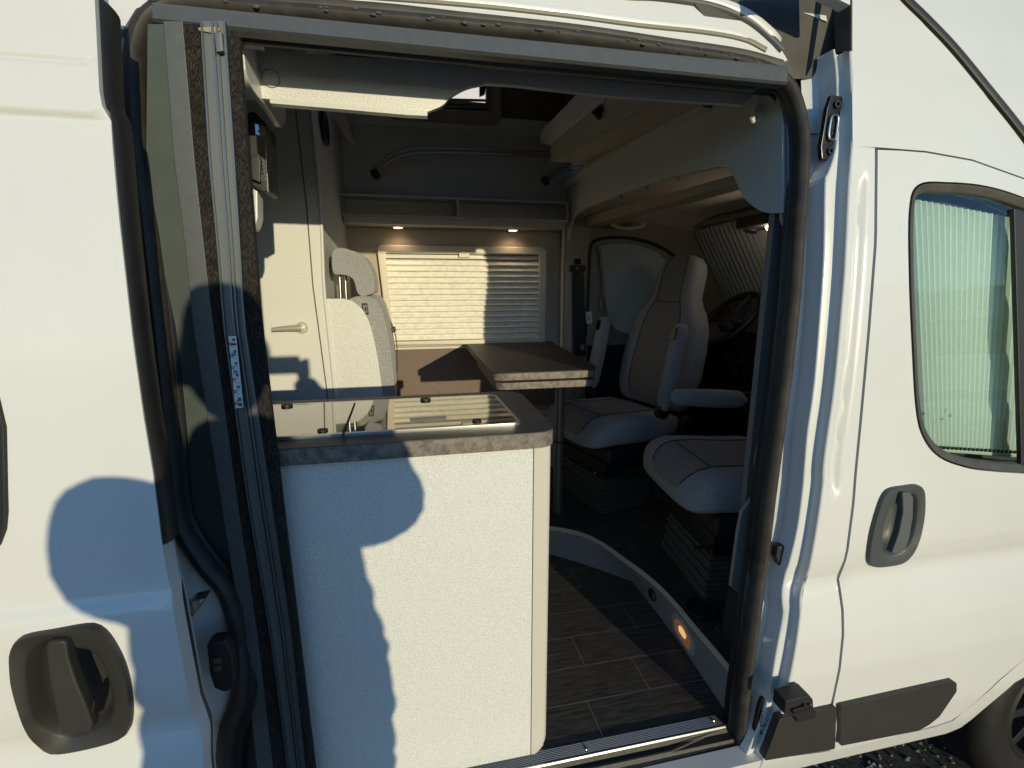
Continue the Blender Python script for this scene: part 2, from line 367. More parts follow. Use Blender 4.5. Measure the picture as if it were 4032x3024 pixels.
# ---- front end of the sliding door: painted end below, rubber strip above
rows = []
for p in spline(edge[1:], 3):
    a = skin(*p, -.1); rows.append([a+np.array([.0,.034,0]), a+np.array([-.002,.045,0]), a+np.array([-.02,.052,0])])
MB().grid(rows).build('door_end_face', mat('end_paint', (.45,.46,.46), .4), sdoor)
rub = [skin(*p, -.1)+np.array([.002,.026,0]) for p in spline([e for e in edge[1:] if e[1] < 1200], 4)]
MB().tube(rub, .024, 12, rx=.007).build('edge_rubber', RUBBER, sdoor)
for (px, py) in ((405,1450),):
    pass
# wedge guide and latch on the jamb
q = [(x*.347, 1083+.347*y) for x,y in [(1090,660),(1100,600),(1130,572),(1155,590),(1165,650),(1180,740),(1150,780),(1120,770)]]
PY(q, -.004, .006).build('guide_plate', STEEL, van, bevel=.002)
q = [(x*.347, 1083+.347*y) for x,y in [(1110,700),(1180,630),(1280,605),(1260,640),(1200,720)]]
PY(q, -.035, .03).build('guide_wedge', STEEL, van, bevel=.003)
q = [(x*.347, 1083+.347*y) for x,y in [(1100,705),(1195,705),(1195,722),(1100,725)]]
PY(q, -.037, .03).build('guide_pad', BLACKP, van)
q = [(x*.347, 1083+.347*y) for x,y in [(1280,900),(1310,875),(1395,868),(1440,950),(1460,1120),(1440,1180),(1390,1195),(1330,1170),(1300,1080)]]
lt = PY(q, .012, .03).build('latch_housing', BLACKP, van, bevel=.006)
for yy in (985,1030):
    q = [(x*.347, 1083+.347*y) for x,y in [(1325,yy),(1370,yy-5),(1375,yy+28),(1328,yy+32)]]
    PY(q, .008, .01).build('latch_jaw', mat('brown_jaw', (.12,.08,.06), .5), lt, bevel=.002)
q = [(x*.347, 1083+.347*y) for x,y in [(1112,790),(1140,790),(1165,950),(1192,1090),(1180,1160),(1165,1080)]]
PY(q, -.012, .01).build('gap_strip', BLACKP, van)
# ---- painted rear jamb behind the seal, lower left
jr = []
seal_px = [(1180,1712),(1300,1690),(1450,1664),(1540,1650),(1588,1628),(1602,1590),(1610,1500),(1628,1370),(1650,1200),(1664,1080),(1676,990),(1698,824),(1719,626),(1727,500),(1735,397),(1737,298),(1727,235),(1706,185),(1668,155),(1600,133),(1450,110),(1243,80),(1000,55),(767,35),(500,14),(400,6),(345,16),(306,50),(286,110),(284,200),(296,347),(319,548),(335,687),(357,900),(372,1083),(392,1152),(437,1222),(482,1277),(505,1343),(516,1413),(518,1482),(505,1541),(488,1586),(482,1659),(490,1740),(540,1790),(900,1760)]
sp = spline(seal_px, 6, True)
seal3 = [skin(p[0], p[1], .064) for p in sp]
ctr = np.array([950., 900.])
def shrink(L, d): # move pixels toward the opening by d
    out = []; n = len(L)
    for i in range(n):
        t = L[(i+1) % n]-L[i-1]; t = t/np.linalg.norm(t); nn = np.array([-t[1], t[0]])
        if nn@(ctr-L[i]) < 0: nn = -nn
        out.append(L[i]+nn*d)
    return out
inn = shrink(sp, 17)
MB().tube([q_+np.array([0,.012,0]) for q_ in seal3], .027, 14, closed=True, rx=.0175).build('door_seal', RUBBER_B, van)
MB().tube([skin(p[0], p[1], .086) for p in inn], .012, 10, closed=True, rx=.020).build('inner_seal_lip', RUBBER, van)
MB().tube([skin(p[0], p[1], .118) for p in shrink(sp, 26)], .011, 8, closed=True, rx=.022).build('seal_flange_cover', RUBBER, van)
# jamb sheet left (behind door) : from the seal outwards
jl = [p for p in sp if p[0] < 560 and p[1] > -40]
jl = sorted(jl, key=lambda p: p[1])
rows = []
for p in jl:
    a = skin(p[0], p[1], .085); rows.append([a, a+np.array([-.05,-.02,0]), a+np.array([-.12,-.03,0]), a+np.array([-.30,-.035,0])])
MB().grid(rows).build('rear_jamb', PAINT, van, angle=60)
# ---- stepped pillar between the opening and the cab door
prow = [(106,1836,1800,1725),(140,1838,1806,1738),(198,1840,1809,1771),(298,1841,1809,1771),(345,1838,1800,1762),(375,1836,1789,1757),(397,1834,1783,1753),(529,1828,1781,1750),(626,1822,1776,1743),(824,1804,1760,1720),(932,1789,1745,1706),(990,1781,1740,1697),(1025,1778,1737,1694),(1052,1777,1735,1692),(1137,1765,1724,1680),(1215,1751,1706,1668),(1240,1744,1697,1663),(1278,1731,1690,1660),(1310,1728,1691,1655),(1333,1728,1692,1653),(1417,1716,1676,1639),(1502,1698,1662,1626),(1558,1684,1645,1616),(1614,1660,1620,1600),(1665,1640,1600,1570)]
prs = spline([np.array(p, float) for p in prow], 3)
rows = []; pil_edge = []
for y, a, c, d in prs:
    A = skin(a, y); db, dd = .029, .052
    B = A+np.array([0,db,0]); C2 = atY(c, y, B[1]); C3 = C2+np.array([0,dd,0]); E2 = C3+np.array([-.035 if y < 1450 else -.012,.012,0])
    A2 = A+np.array([.02,0,0]); pil_edge.append((A[0], A[2]))
    u = .004
    rows.append([A+np.array([u,0,0]), A+np.array([u*.3,u*.3,0]), A+np.array([0,u,0]), B+np.array([0,-u,0]), B+np.array([-u*.6,-u*.3,0]), B+np.array([-u*2,0,0]), C2+np.array([u,0,0]), C2+np.array([u*.3,u*.3,0]), C2+np.array([0,u,0]), C3+np.array([0,-u,0]), C3+np.array([-u,0,0]), E2])
MB().grid(rows).build('door_pillar', PAINT, van, angle=70)
def pil_x(z): 
    P = sorted((q[1], q[0]) for q in pil_edge); return float(np.interp(z, [p[0] for p in P], [p[1] for p in P]))
# outer pillar panel up to the cab door gap, with a pressed bead
def bead(x, z):
    t = 1/(1+math.exp(-(z-1.215)/.006))*1/(1+math.exp((z-1.945)/.006)); c = pil_x(z)+.030+.006*math.sin(z)
    return .011*t*math.exp(-((x-c)/.011)**2)
SEAM = 1.043
op = [(pil_x(z)+.004, z) for z in np.linspace(.47, 2.005, 50)]+[(SEAM-.0045, 2.005),(SEAM-.0045,1.03),(SEAM-.009,.975),(SEAM-.0045,.90),(SEAM-.0045,.62),(SEAM+.03,.47)]
skin_patch('pillar_panel', op, [], PAINT, van, disp=(bead, [1.19,1.2,1.205,1.21,1.22,1.23,1.93,1.94,1.95,1.96]+list(np.arange(1.25,1.93,.03)), .0065), pix=False, flange=.012)
# ---- cab side above the door, curving up to the roof
top = [(1837,-120),(1838,0),(1839,100),(1841,200),(1842,316),(1895,318),(2000,326),(2100,344),(2212,384),(2300,420),(2420,500),(2420,-120)]
tp = [tuple(skin(*p)[[0,2]]) for p in top[1:-2]]+[(1.90,1.84),(1.99,2.12),(1.62,2.60),(1.28,2.86),(.980,2.90)]
skin_patch('cab_side_panel', tp, [], PAINT, van, pix=False, flange=.02)
ml = spline([(1925,-40),(1955,-2),(2000,42),(2060,105),(2130,190),(2212,293),(2300,420)], 6)
MB().tube([skin(p[0], p[1], -.003) for p in ml], .006, 8, rx=.010).build('roof_moulding', BLACKP, van)
MB().tube([skin(p[0]+5, p[1]-4, -.001) for p in ml], .004, 8, rx=.006).build('moulding_lip', DKGREYP, van)
# ---- cab door
wout = [(1966,455),(1985,402),(2050,397),(2130,405),(2212,430),(2320,480),(2420,560),(2470,1010),(2330,1030),(2212,1020),(2150,1016),(2090,1008),(2030,985),(1995,942),(1980,880),(1972,750),(1966,600)]
wo = [skin(*p) for p in spline(wout, 5, True)]
wc = np.mean([(q[0], q[2]) for q in wo], axis=0)
woxz = [np.array([q[0], q[2]]) for q in wo]
def inset(L, d):
    out = []; n = len(L); c = np.mean(L, axis=0)
    for i in range(n):
        t = L[(i+1) % n]-L[i-1]; t = t/np.linalg.norm(t); nn = np.array([-t[1], t[0]])
        if nn@(c-L[i]) < 0: nn = -nn
        out.append(L[i]+nn*d)
    return out
chout = [(1645.6+.2559*x, 932.5+.2559*y) for x,y in [(1060,475),(1180,452),(1290,440),(1335,470),(1350,540),(1345,700),(1310,880),(1255,1010),(1170,1095),(1040,1125),(930,1132),(885,1100),(880,1020),(905,850),(950,680),(1000,540)]]
chin = [(1645.6+.2559*x, 932.5+.2559*y) for x,y in [(1090,620),(1190,575),(1260,520),(1300,570),(1290,750),(1255,900),(1200,990),(1100,1035),(1030,1020),(1012,920),(1020,800),(1045,700)]]
dz = [(SEAM+.0035, 2.001)]+[tuple(skin(*p)[[0,2]]-np.array([0,.004])) for p in [(1950,322),(2000,326),(2100,344),(2212,384),(2300,420),(2420,500)]]+[(2.0,1.2),(2.0,.9),(1.79,.70),(1.715,.66),(1.62,.585),(1.53,.485),(1.50,.462),(1.45,.455),(1.11,.445),(SEAM+.0035+.028,.46),(SEAM+.0035,.62),(SEAM+.0035,.90),(SEAM-.001,.975),(SEAM+.0035,1.03)]
hzc = lambda L: [tuple(skin(*p)[[0,2]]) for p in spline(L, 6, True)]
cdoor = skin_patch('cab_door', dz, [[tuple(p) for p in inset(woxz, -.004)], hzc(chin)], PAINT, van, pix=False, flange=.012)
w1 = inset(woxz, .020)
MB().ring([(p[0], ys(p[1])-.003, p[1]) for p in woxz], [(p[0], ys(p[1])+.006, p[1]) for p in w1], (0,.02,0)).build('window_rubber', mat('window_rubber', (.07,.065,.055), .5, var=(30,.2)), cdoor, bevel=.003)
wn_ = len(woxz)
pv = [(p[0], ys(p[1])+.012, p[1]) for p in inset(woxz, .012)]
MB().add(pv, [tuple(range(wn_))]).build('window_pane', TINT, cdoor, smooth=False)
for q_ in bpy.data.objects['window_pane.001'].data.polygons:
    if q_.normal.y > 0: bpy.data.objects['window_pane.001'].data.flip_normals()
MB().prism([skin(*p, .004) for p in ((2191,450),(2225,458),(2245,1014),(2207,1014),(2200,760))], (0,.012,0)).build('window_divider', BLACKP, cdoor, bevel=.003)
dished('handle_cup', chout, chin, 0, mat('slate_handle', (.07,.08,.085), .45, bump=(900,.3,.0005)), cdoor, proud=.01)
gb = [(1645.6+.2559*x, 932.5+.2559*y) for x,y in [(1190,530),(1205,512),(1260,520),(1285,560),(1280,720),(1250,900),(1215,1000),(1180,1030),(1100,1030),(1160,860),(1195,680)]]
MB().prism([skin(*p, -.020) for p in gb], (0,.018,0)).build('handle_grip', mat('slate_grip', (.10,.11,.115), .45, bump=(900,.3,.0005)), cdoor, bevel=.005, seg=3)
tr = [(1816,1526),(2060,1471),(2067,1476),(2067,1494),(2030,1548),(2008,1566),(1985,1579),(1815,1612)]
def skin_slab(pix, off, th, nm, m, par, bev=.004):
    L = [skin(*p, off) for p in rounded(pix, 4, 3)]; return MB().prism(L, (0, th, 0)).build(nm, m, par, bevel=bev, seg=3)
skin_slab(tr, -.012, .022, 'lower_trim', GREYP, cdoor)
skin_slab([(1684,1554),(1808,1527),(1804,1618),(1650,1644),(1662,1615)], -.012, .022, 'pillar_trim', GREYP, van)
# catch block on the trim
cb = [(1697,1515),(1749,1502),(1757,1512),(1758,1530),(1764,1540),(1763,1552),(1722,1562),(1720,1550),(1694,1543)]
o = MB().prism([skin(*p, -.045) for p in cb], (0,.04,0)).build('door_stop', BLACKP, van, bevel=.003)
skin_slab([(1712,1535),(1755,1522),(1757,1533),(1716,1546)], -.052, .01, 'stop_plate', RUBBER, o, .002)
for x in (1738,1750): MB().disc(skin(x,1524,-.05), (0,-1,0), .004, .003, 12).build('stop_screw', STEEL, o)
# painted sill under the doors and wheel arch lip
rk = [(-1.95,.46),(.5,.47),(1.02-.15,.474),(1.07,.447),(1.45,.441),(1.515,.452),(1.56,.50),(1.63,.575),(1.74,.67),(1.80,.69),(1.80,.60),(1.70,.56),(1.62,.47),(1.575,.40),(1.53,.385),(1.1,.39),(-1.95,.39)]
skin_patch('sill', rk, [], PAINT, van, pix=False, flange=.05, off=.004)
MB().prism([(SEAM-.02,.045,.40),(SEAM+.05,.045,.40),(SEAM+.03,.13,2.02),(SEAM-.02,.13,2.02)], (0,.004,0)).build('gap_backing', RUBBER, van)
# wheel
wc3 = np.array([2.045,.06,.345])
whl = MB()
prof = [(.20,.05),(.215,.0),(.25,-.012),(.30,-.012),(.33,.005),(.342,.03),(.342,.19),(.33,.215),(.20,.215)]
R = [[wc3+np.array([r*math.cos(t), d, r*math.sin(t)]) for r, d in prof] for t in np.linspace(0, 2*math.pi, 64)]
wheel = whl.grid(R).build('wheel', RUBBER, van)
rim = MB(); R = [[wc3+np.array([r*math.cos(t), d, r*math.sin(t)]) for r, d in [(.215,.0),(.205,-.004),(.195,.012),(.185,.06),(.06,.07)]] for t in np.linspace(0, 2*math.pi, 64)]
rim.grid(R).build('rim', BLACKP, wheel)
for k in range(10):
    t = k*math.pi/5; c, s = math.cos(t), math.sin(t)
    f = lambda r, w, d: wc3+np.array([r*c-w*s, d, r*s+w*c])
    MB().prism([f(.05,-.022,.012), f(.198,-.013,.004), f(.198,.013,.004), f(.05,.022,.012)], (0,.03,0)).build('spoke', mat('dark_alloy', (.10,.10,.105), .3, .8), wheel, bevel=.003)
ring_disc(wc3+np.array([0,.0,0]), (0,1,0), .196, .206, .02, 48).build('rim_edge', STEEL, wheel)
# wheel house, so the arch is dark
wh = MB(); R = [[wc3+np.array([.40*math.cos(t), d, .40*math.sin(t)]) for d in (-.01,.5)] for t in np.linspace(-.6, math.pi+.25, 24)]
wh.grid(R).build('wheel_arch_liner', BLACKP, van)
# ---- striker plates on the pillar
def striker(pix_c, h, w, Y, tilt):
    c = atY(*pix_c, Y); sx, sz = w, h
    def f(u, v): return c+np.array([u*sx+v*tilt, 0, v*sz])
    pl = [f(-.3,.5), f(.45,.5), f(.5,.42), f(.5,-.36), f(.3,-.5), f(-.3,-.5), f(-.5,-.3), f(-.45,.3)]
    o = MB().prism(pl, (0,-.012,0)).build('striker_plate', mat('gloss_black', (.01,.01,.01), .25), van, bevel=.003)
    L = [f(.05+.26*math.copysign(abs(math.cos(t))**.6, math.cos(t)), .19*math.copysign(abs(math.sin(t))**.6, math.sin(t)))+np.array([0,-.016,0]) for t in np.linspace(0, 2*math.pi, 24, endpoint=False)]
    MB().tube(L, .0032, 8, closed=True).build('striker_loop', STEEL, o)
    for v in (.36,-.36): ring_disc(f(.12,v)+np.array([0,-.017,0]), (0,1,0), .004, .008, .005, 18).build('bolt', mat('dark_bolt', (.06,.06,.065), .3, .9), o)
striker((1786,280), .135, .040, .138, .004)
striker((1640,1541), .115, .036, .040, .008)
MB().prism([atY(*p, .088) for p in rounded([(1668,1172),(1690,1170),(1705,1180),(1710,1205),(1700,1225),(1672,1215),(1664,1195)], 8, 4)], (0,-.02,0)).build('pillar_bung', BLACKP, van, bevel=.006, seg=3)
# ---- roof rail side above the opening
ro = [(235,-110),(1480,-110),(1560,-25),(1620,30),(1660,70),(1690,103),(1705,128),(1690,134),(1600,117),(1450,94),(1243,63),(1000,37),(767,17),(500,-4),(345,-6),(290,15),(262,60),(225,60)]
rp_ = [tuple(skin(*p, .05)[[0,2]]) for p in ro]
skin_patch('roof_side_rail', rp_, [], PAINT, van, off=.055, pix=False, flange=.02)
gA = spline([(1000,-60),(1311,-14),(1420,-6),(1519,8),(1580,26),(1624,48),(1665,82),(1690,108)], 6)
gB = spline([(330,-28),(700,-14),(1000,8),(1207,30),(1380,53),(1519,68),(1606,84),(1655,108)], 6)
gC = spline([(330,-8),(760,12),(1000,36),(1243,62),(1450,92),(1600,114),(1690,138)], 6)
MB().tube([skin(p[0], p[1], .052) for p in gA], .006, 10, rx=.008).build('drip_groove', DKGREYP, van)
MB().tube([skin(p[0], p[1], .053) for p in gB], .004, 8, rx=.006).build('drip_groove', mat('grey_sealer', (.18,.17,.14), .5), van)
ramp = lambda i, n: .06*max(0, (i-n+7)/7.)**2
MB().tube([skin(p[0], p[1]-10, .049+ramp(i, len(gA))) for i, p in enumerate(gA)], .006, 10, rx=.011).build('painted_lip', PAINT, van)
MB().tube([skin(p[0], p[1]-8, .050+ramp(i, len(gB))) for i, p in enumerate(gB)], .004, 8, rx=.007).build('painted_lip', PAINT, van)
MB().tube([skin(p[0], p[1], .055) for p in gC], .005, 8, rx=.009).build('drip_rail', RUBBER_B, van)
# water drops on the drip rail
dr = random.Random(5)
for k in range(46):
    t = dr.random(); p = gC[int(t*(len(gC)-1))]; q = skin(p[0]+dr.uniform(-8,8), p[1]+dr.uniform(4,16), .048); r = dr.uniform(.0012,.003)
    m = MB(); R = []
    for a in np.linspace(.05, math.pi/2, 4): R.append([q+np.array([r*2.2*math.cos(a)*math.cos(b), -r*math.sin(a), r*math.cos(a)*math.sin(b)]) for b in np.linspace(0, 2*math.pi, 9)])
    m.grid(R).build('water_drop', mat('water', (.10,.10,.095), .02, spec=1.), van)
# recess at the front end of the rail, shade put into its colour
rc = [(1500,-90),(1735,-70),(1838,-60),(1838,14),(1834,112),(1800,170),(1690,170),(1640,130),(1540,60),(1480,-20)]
PY(rc, .20, .01).build('rail_recess', mat('recess_shade_paint', (.05,.048,.043), .6, var=(12,.4)), van)
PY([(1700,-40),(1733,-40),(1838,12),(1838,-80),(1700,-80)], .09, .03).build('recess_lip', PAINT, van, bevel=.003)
PX([(1838,-60),(1838,110),(1805,112),(1800,20),(1780,-60)], atY(1838,50,.11)[0]+.004, .004).build('recess_side', mat('recess_shade_paint', (.3,.29,.25)), van)
# ---- closed shell of the van
SH = mat('shell_inner', (.28,.26,.23), .8)
MB().box(-1.9,2.7,1.905,1.93,.42,3.0).build('far_side_panel', PAINT, van)
MB().ring([(-1.95,.42,2.90),(1.02,.42,2.90),(1.02,1.90,2.90),(-1.95,1.90,2.90)], [(-.15,.75,2.90),(.55,.75,2.90),(.55,1.45,2.90),(-.15,1.45,2.90)], (0,0,.03)).build('roof', PAINT, van)
added_hatch = MB().ring([(-.20,.70,2.93),(.60,.70,2.93),(.60,1.50,2.93),(-.20,1.50,2.93)], [(-.15,.75,2.93),(.55,.75,2.93),(.55,1.45,2.93),(-.15,1.45,2.93)], (0,0,.05)).build('added_roof_hatch', WHITEP, van)  # unseen roof opening, added to let sky light fill the interior
MB().box(-.19,.59,.71,1.49,2.982,2.988).build('added_hatch_pane', glass('added_hatch_acrylic', (.9,.93,.95)), added_hatch)
MB().prism([(-1.96,ys(z),z) for z in (.42,.9,1.4,2.0,2.3,2.6,2.9)]+[(-1.96,1.93,2.9),(-1.96,1.93,.42)], (.03,0,0)).build('rear_end', PAINT, van)
MB().box(-1.9,2.0,.16,1.905,.38,.46).build('underfloor', BLACKP, van)
m = MB(); m.grid([[(x, ys(z)+t*(1.93-2*ys(z)), z+.03*math.sin(t*math.pi)) for t in np.linspace(0, 1, 9)] for x, z in ((.98,2.90),(1.28,2.86),(1.45,2.74),(1.62,2.60),(1.99,2.12))]); m.build('front_roof', PAINT, van)
m = MB(); m.grid([[(x+.05*math.sin(t*math.pi), ys(z)+.015+t*(1.90-2*ys(z)), z) for t in np.linspace(0, 1, 13)] for x, z in ((1.99,2.12),(2.3,1.77),(2.62,1.40))]); m.build('windscreen', SMOKE, van)
m = MB(); m.grid([[(x, .03+t*1.87, z+.02*math.sin(t*math.pi)) for t in np.linspace(0, 1, 9)] for x, z in ((2.58,1.40),(2.66,1.33),(2.75,1.15))]); m.build('bonnet', PAINT, van)
arch = [(2.045+.40*math.cos(t), .345+.40*math.sin(t)) for t in np.linspace(rad(6), rad(127), 22)]
skin_patch('front_wing', [(2.006,.90),(2.006,1.20),(2.03,1.42),(2.60,1.395),(2.68,1.32),(2.745,1.15),(2.745,.42),(2.46,.39)]+arch+[(1.80,.695)], [], PAINT, van, off=.003, pix=False, flange=.03)
skin_patch('windscreen_pillar', [(1.905,1.84),(2.003,1.21),(2.028,1.425),(2.60,1.40),(2.30,1.77),(1.995,2.115)], [], PAINT, van, off=.004, pix=False, flange=.02)
skin_patch('rear_side_panel', [(-1.95,.47),(-.52,.47),(-.52,2.2),(-1.95,2.2)], [], PAINT, van, off=.004, pix=False, flange=.02, step=.08)
skin_patch('upper_side_panel', [(-1.95,2.19)]+[tuple(skin(x_, -108, .05)[[0,2]]) for x_ in (240,600,900,1200,1470)]+[(.80,2.34),(.975,2.30),(.975,2.88),(-1.95,2.88)], [], PAINT, van, off=.045, pix=False, flange=.02, step=.08)
MB().box(2.72,2.76,.05,1.92,.42,1.40).build('bonnet_wall', PAINT, van)
m = MB(); m.prism([(-1.9,.14,1.2),(-1.9,.26,2.3),(-.47,.26,2.3),(-.47,.17,1.9),(-.47,.14,.46),(-1.9,.14,.46)], (0,.02,0)); m.build('rear_side_liner', SH, van)
MB().grid([[(x, ys(z)+.125, z) for z in (2.17,2.3,2.5,2.7,2.89)] for x in (-.6,.3,1.06)]).build('upper_side_liner', SH, van)
MB().box(-.6,.80,.193,.203,2.14,2.20).build('door_header', SH, van)
MB().box(.985,2.72,.085,.10,.42,1.14).build('cab_door_liner', BLACKP, van)
MB().grid([[(x, ys(z)+.10, z) for z in (1.95,2.0)] for x in (.985,1.9)]).build('cab_side_liner', SH, van)
MB().grid([[(x, ys(z)+.10, z) for z in (1.95,2.15,2.3,2.5,2.7,2.86)] for x in (.985,1.25)]).build('cab_side_liner', SH, van)
MB().grid([[(x, ys(z)+.125, z) for z in (2.25,2.4,2.6,2.89)] for x in (-1.9,-.55)]).build('rear_upper_liner', SH, van)
MB().box(.985,1.10,.13,.15,1.10,2.0).build('pillar_liner', SH, van)
MB().box(1.50,2.72,.165,.18,1.10,2.0).build('front_cab_liner', SH, van)
# ================================================================== INTERIOR
# ---- floor planks (lower level) and raised cab floor
fl = MB(); fl.box(-1.9,.90,.136,1.90,.46,.4990); floor = fl.build('floor', JOINT, base=(0,0,.46)); tag(floor, kind='structure')
lines = [.1365,.259,.389,.522,.651,.787,.912,1.04,1.17,1.30,1.43]
joints = {0:(.473,-.35),1:(.675,-.15),2:(.515,-.3),3:(.76,-.06),4:(.40,1.3),5:(.645,-.2),6:(.30,1.3),7:(.5,-.3),8:(.2,1.3),9:(.45,1.3)}
G = .0012
for i in range(len(lines)-1):
    xs = sorted([-1.0,.90]+[j for j in joints[i] if j < .9])
    for a, b in zip(xs, xs[1:]):
        m = MB().box(a+G, b-G, lines[i]+G, lines[i+1]-G, .48, .5)
        o = m.build('plank', WOOD, floor, bevel=.0006, seg=1); dx = random.uniform(0, 5)
        for v in o.data.vertices: v.co.y += dx*0
rpx = [(1150,1136),(1178,1137),(1250,1150),(1300,1172),(1340,1200),(1390,1236),(1430,1270),(1470,1313),(1500,1350),(1545,1402),(1585,1450)]
redge = [atZ(*p, .62) for p in spline(rpx, 4)]
redge = [np.array([-.05, redge[0][1]+.06, .62]), np.array([.30, redge[0][1]+.03, .62])]+redge+[np.array([.872,.135,.62])]
rf = MB(); out = [(p[0], p[1]) for p in redge]+[(2.4,.135),(2.4,1.9),(-.05,1.9)]
rf.prism([(x, y, .595) for x, y in out], (0,0,.0242)); rfo = rf.build('raised_floor', JOINT, base=(1,1,.5)); tag(rfo, kind='structure')
def clip_poly(poly, y0, y1, x0, x1):
    for ax, v, s in ((1,y0,1),(1,y1,-1),(0,x0,1),(0,x1,-1)):
        o = []
        for i in range(len(poly)):
            a, b = poly[i-1], poly[i]; da, db = s*(a[ax]-v), s*(b[ax]-v)
            if (da >= 0) != (db >= 0): t = da/(da-db); o.append(tuple(np.array(a)+(np.array(b)-np.array(a))*t))
            if db >= 0: o.append(b)
        poly = o
        if not poly: return []
    return poly
uy = [.15,.22,.352,.483,.613,.745,.874,1.01,1.165,1.29,1.435,1.57,1.70,1.83]
ujo = [.7,.95,1.01,.98,.80,.89,1.02,.952,.70,.857,1.0,.8,.9]
for i in range(len(uy)-1):
    for x0, x1 in ((0., ujo[i]), (ujo[i], ujo[i]+.62), (ujo[i]+.62, 2.3)):
        P = clip_poly(out, uy[i]+G, uy[i+1]-G, x0+G, x1-G)
        if len(P) >= 3: MB().prism([(p[0], p[1], .610) for p in P], (0,0,.0105)).build('plank', WOOD, rfo)
# riser with aluminium nosing
ris = thing('step_riser', 'curved grey step riser with courtesy lamp edging the raised cab floor', 'step', (.85,.6,.5))
bpx = [(1150,1189),(1180,1195),(1250,1215),(1300,1232),(1365,1256),(1420,1325),(1470,1392),(1520,1466),(1575,1548)]
nb = [atZ(*p, .501) for p in bpx]; nb = [np.array([-.05,nb[0][1]+.05,.501]), np.array([.30,nb[0][1]+.02,.501])]+nb
S = 40
def resample(P, n):
    P = np.array(P); d = np.r_[0, np.cumsum(np.linalg.norm(np.diff(P, axis=0), axis=1))]; t = np.linspace(0, d[-1], n)
    return [np.array([np.interp(q, d, P[:,k]) for k in range(3)]) for q in t]
# bottom edge: same plan points by x/y share of the run
rt_ = resample(redge[:-1], S); rb_ = resample(nb, S)
topl = [p+np.array([0,0,-.004]) for p in rt_]
MB().grid([topl, [a*.5+b*.5 for a, b in zip(topl, rb_)], rb_]).build('riser_face', mat('satin_grey_face', (.24,.25,.25), .4, var=(90,.05)), ris)
for k, (dz, dn) in enumerate(((.0035,.003),(-.002,.006),(-.0075,.008))):
    L = []
    for i, p in enumerate(rt_):
        t = rt_[min(i+1,S-1)]-rt_[max(i-1,0)]; nrm = np.array([t[1],-t[0],0]); nrm /= np.linalg.norm(nrm)
        if nrm[0] > 0: nrm = -nrm
        L.append(p+nrm*dn+np.array([0,0,dz]))
    MB().tube(L, .0032, 6).build('nosing_ridge', mat('champagne_edge', (.62,.58,.50), .4, .2), ris)
def riser_pt(px, py):   # point on the riser face seen at this pixel
    best = None; d = ray(px, py)
    for i in range(S-1):
        for k, (A, B, C_, D_) in enumerate(((topl[i], topl[i+1], rb_[i+1], rb_[i]),)):
            n = np.cross(B-A, D_-A); t = ((A-CAM)@n)/(d@n); P = CAM+d*t
            e = np.linalg.norm(P-(A+C_)/2)
            if best is None or e < best[0]: best = (e, P, n/np.linalg.norm(n))
    P, n = best[1], best[2]
    if n@(CAM-P) < 0: n = -n
    return P, n
P, n = riser_pt(1410,1284); ring_disc(P+n*.004, -n, .017, .024, .02).build('socket_ring', BLACKP, ris); MB().disc(P+n*.001, -n, .018, .004).build('socket_hole', mat('void_black', (.004,.004,.004), .8), ris)
pts = [riser_pt(*p)[0]+riser_pt(*p)[1]*.003 for p in [(1452,1327),(1460,1322),(1478,1340),(1500,1385),(1503,1400),(1499,1418),(1488,1410),(1455,1358)]]
n0 = riser_pt(1476,1368)[1]
lm = MB().prism(pts, -n0*.006).build('lamp_bezel', mat('clear_bezel', (.42,.41,.42), .3), ris)
c0 = np.mean(pts, axis=0); MB().prism([c0+(p-c0)*.70+n0*.002 for p in pts], n0*.002).build('lamp_lens', mat('amber_lens', (.45,.22,.11), .2, emit=((1.,.45,.2), .06)), lm)
q = [c0+(p-c0)*.30+n0*.0045+np.array([0,0,.006]) for p in pts]; MB().prism(q, n0*.002).build('lamp_bulb', mat('amber_glow', (.9,.6,.3), .3, emit=((1.,.62,.2), .55)), lm)
# ---- sill plate
sl = MB(); zt = .5025; prof = [(.1370,.5025)]
y = .134
for k in range(7): prof += [(y,zt),(y-.0018,zt+.0022),(y-.0036,zt)]; y -= .0046
prof += [(.099,.5035),(.096,.498)]
sl.grid([[(x, a, b) for a, b in prof] for x in np.linspace(-.6,.838,3)])
MB().grid([[(x, a, b) for a, b in [(.0965,.4985),(.092,.486),(.074,.482),(.071,.474),(.060,.468),(.052,.450)]] for x in (-.6,.838)]).build('sill_step', RUBBER, van)
sill = sl.build('sill_plate', mat('dark_ribbed_aluminium', (.16,.165,.17), .32, .8), van, angle=20)
MB().box(-.6,.838,.0965,.0985,.5035,.5050).build('sill_edge', ALU_L, sill)
m = MB(); m.prism([(-.6,.0715,.4855),(.64,.0715,.4855),(.83,.100,.494),(.83,.104,.494),(.64,.0745,.4855),(-.6,.0745,.4855)], (0,0,.003)); m.build('sill_edge', ALU_L, sill)
for p in ((1266,1618),(1541,1557)): MB().disc(atZ(*p,.504), (0,0,1), .0045, .003, 14, .003).build('screw', STEEL, sill)
MB().box(-1.0,.90,.128,.140,.44,.497).build('floor_front_edge', BLACKP, van)

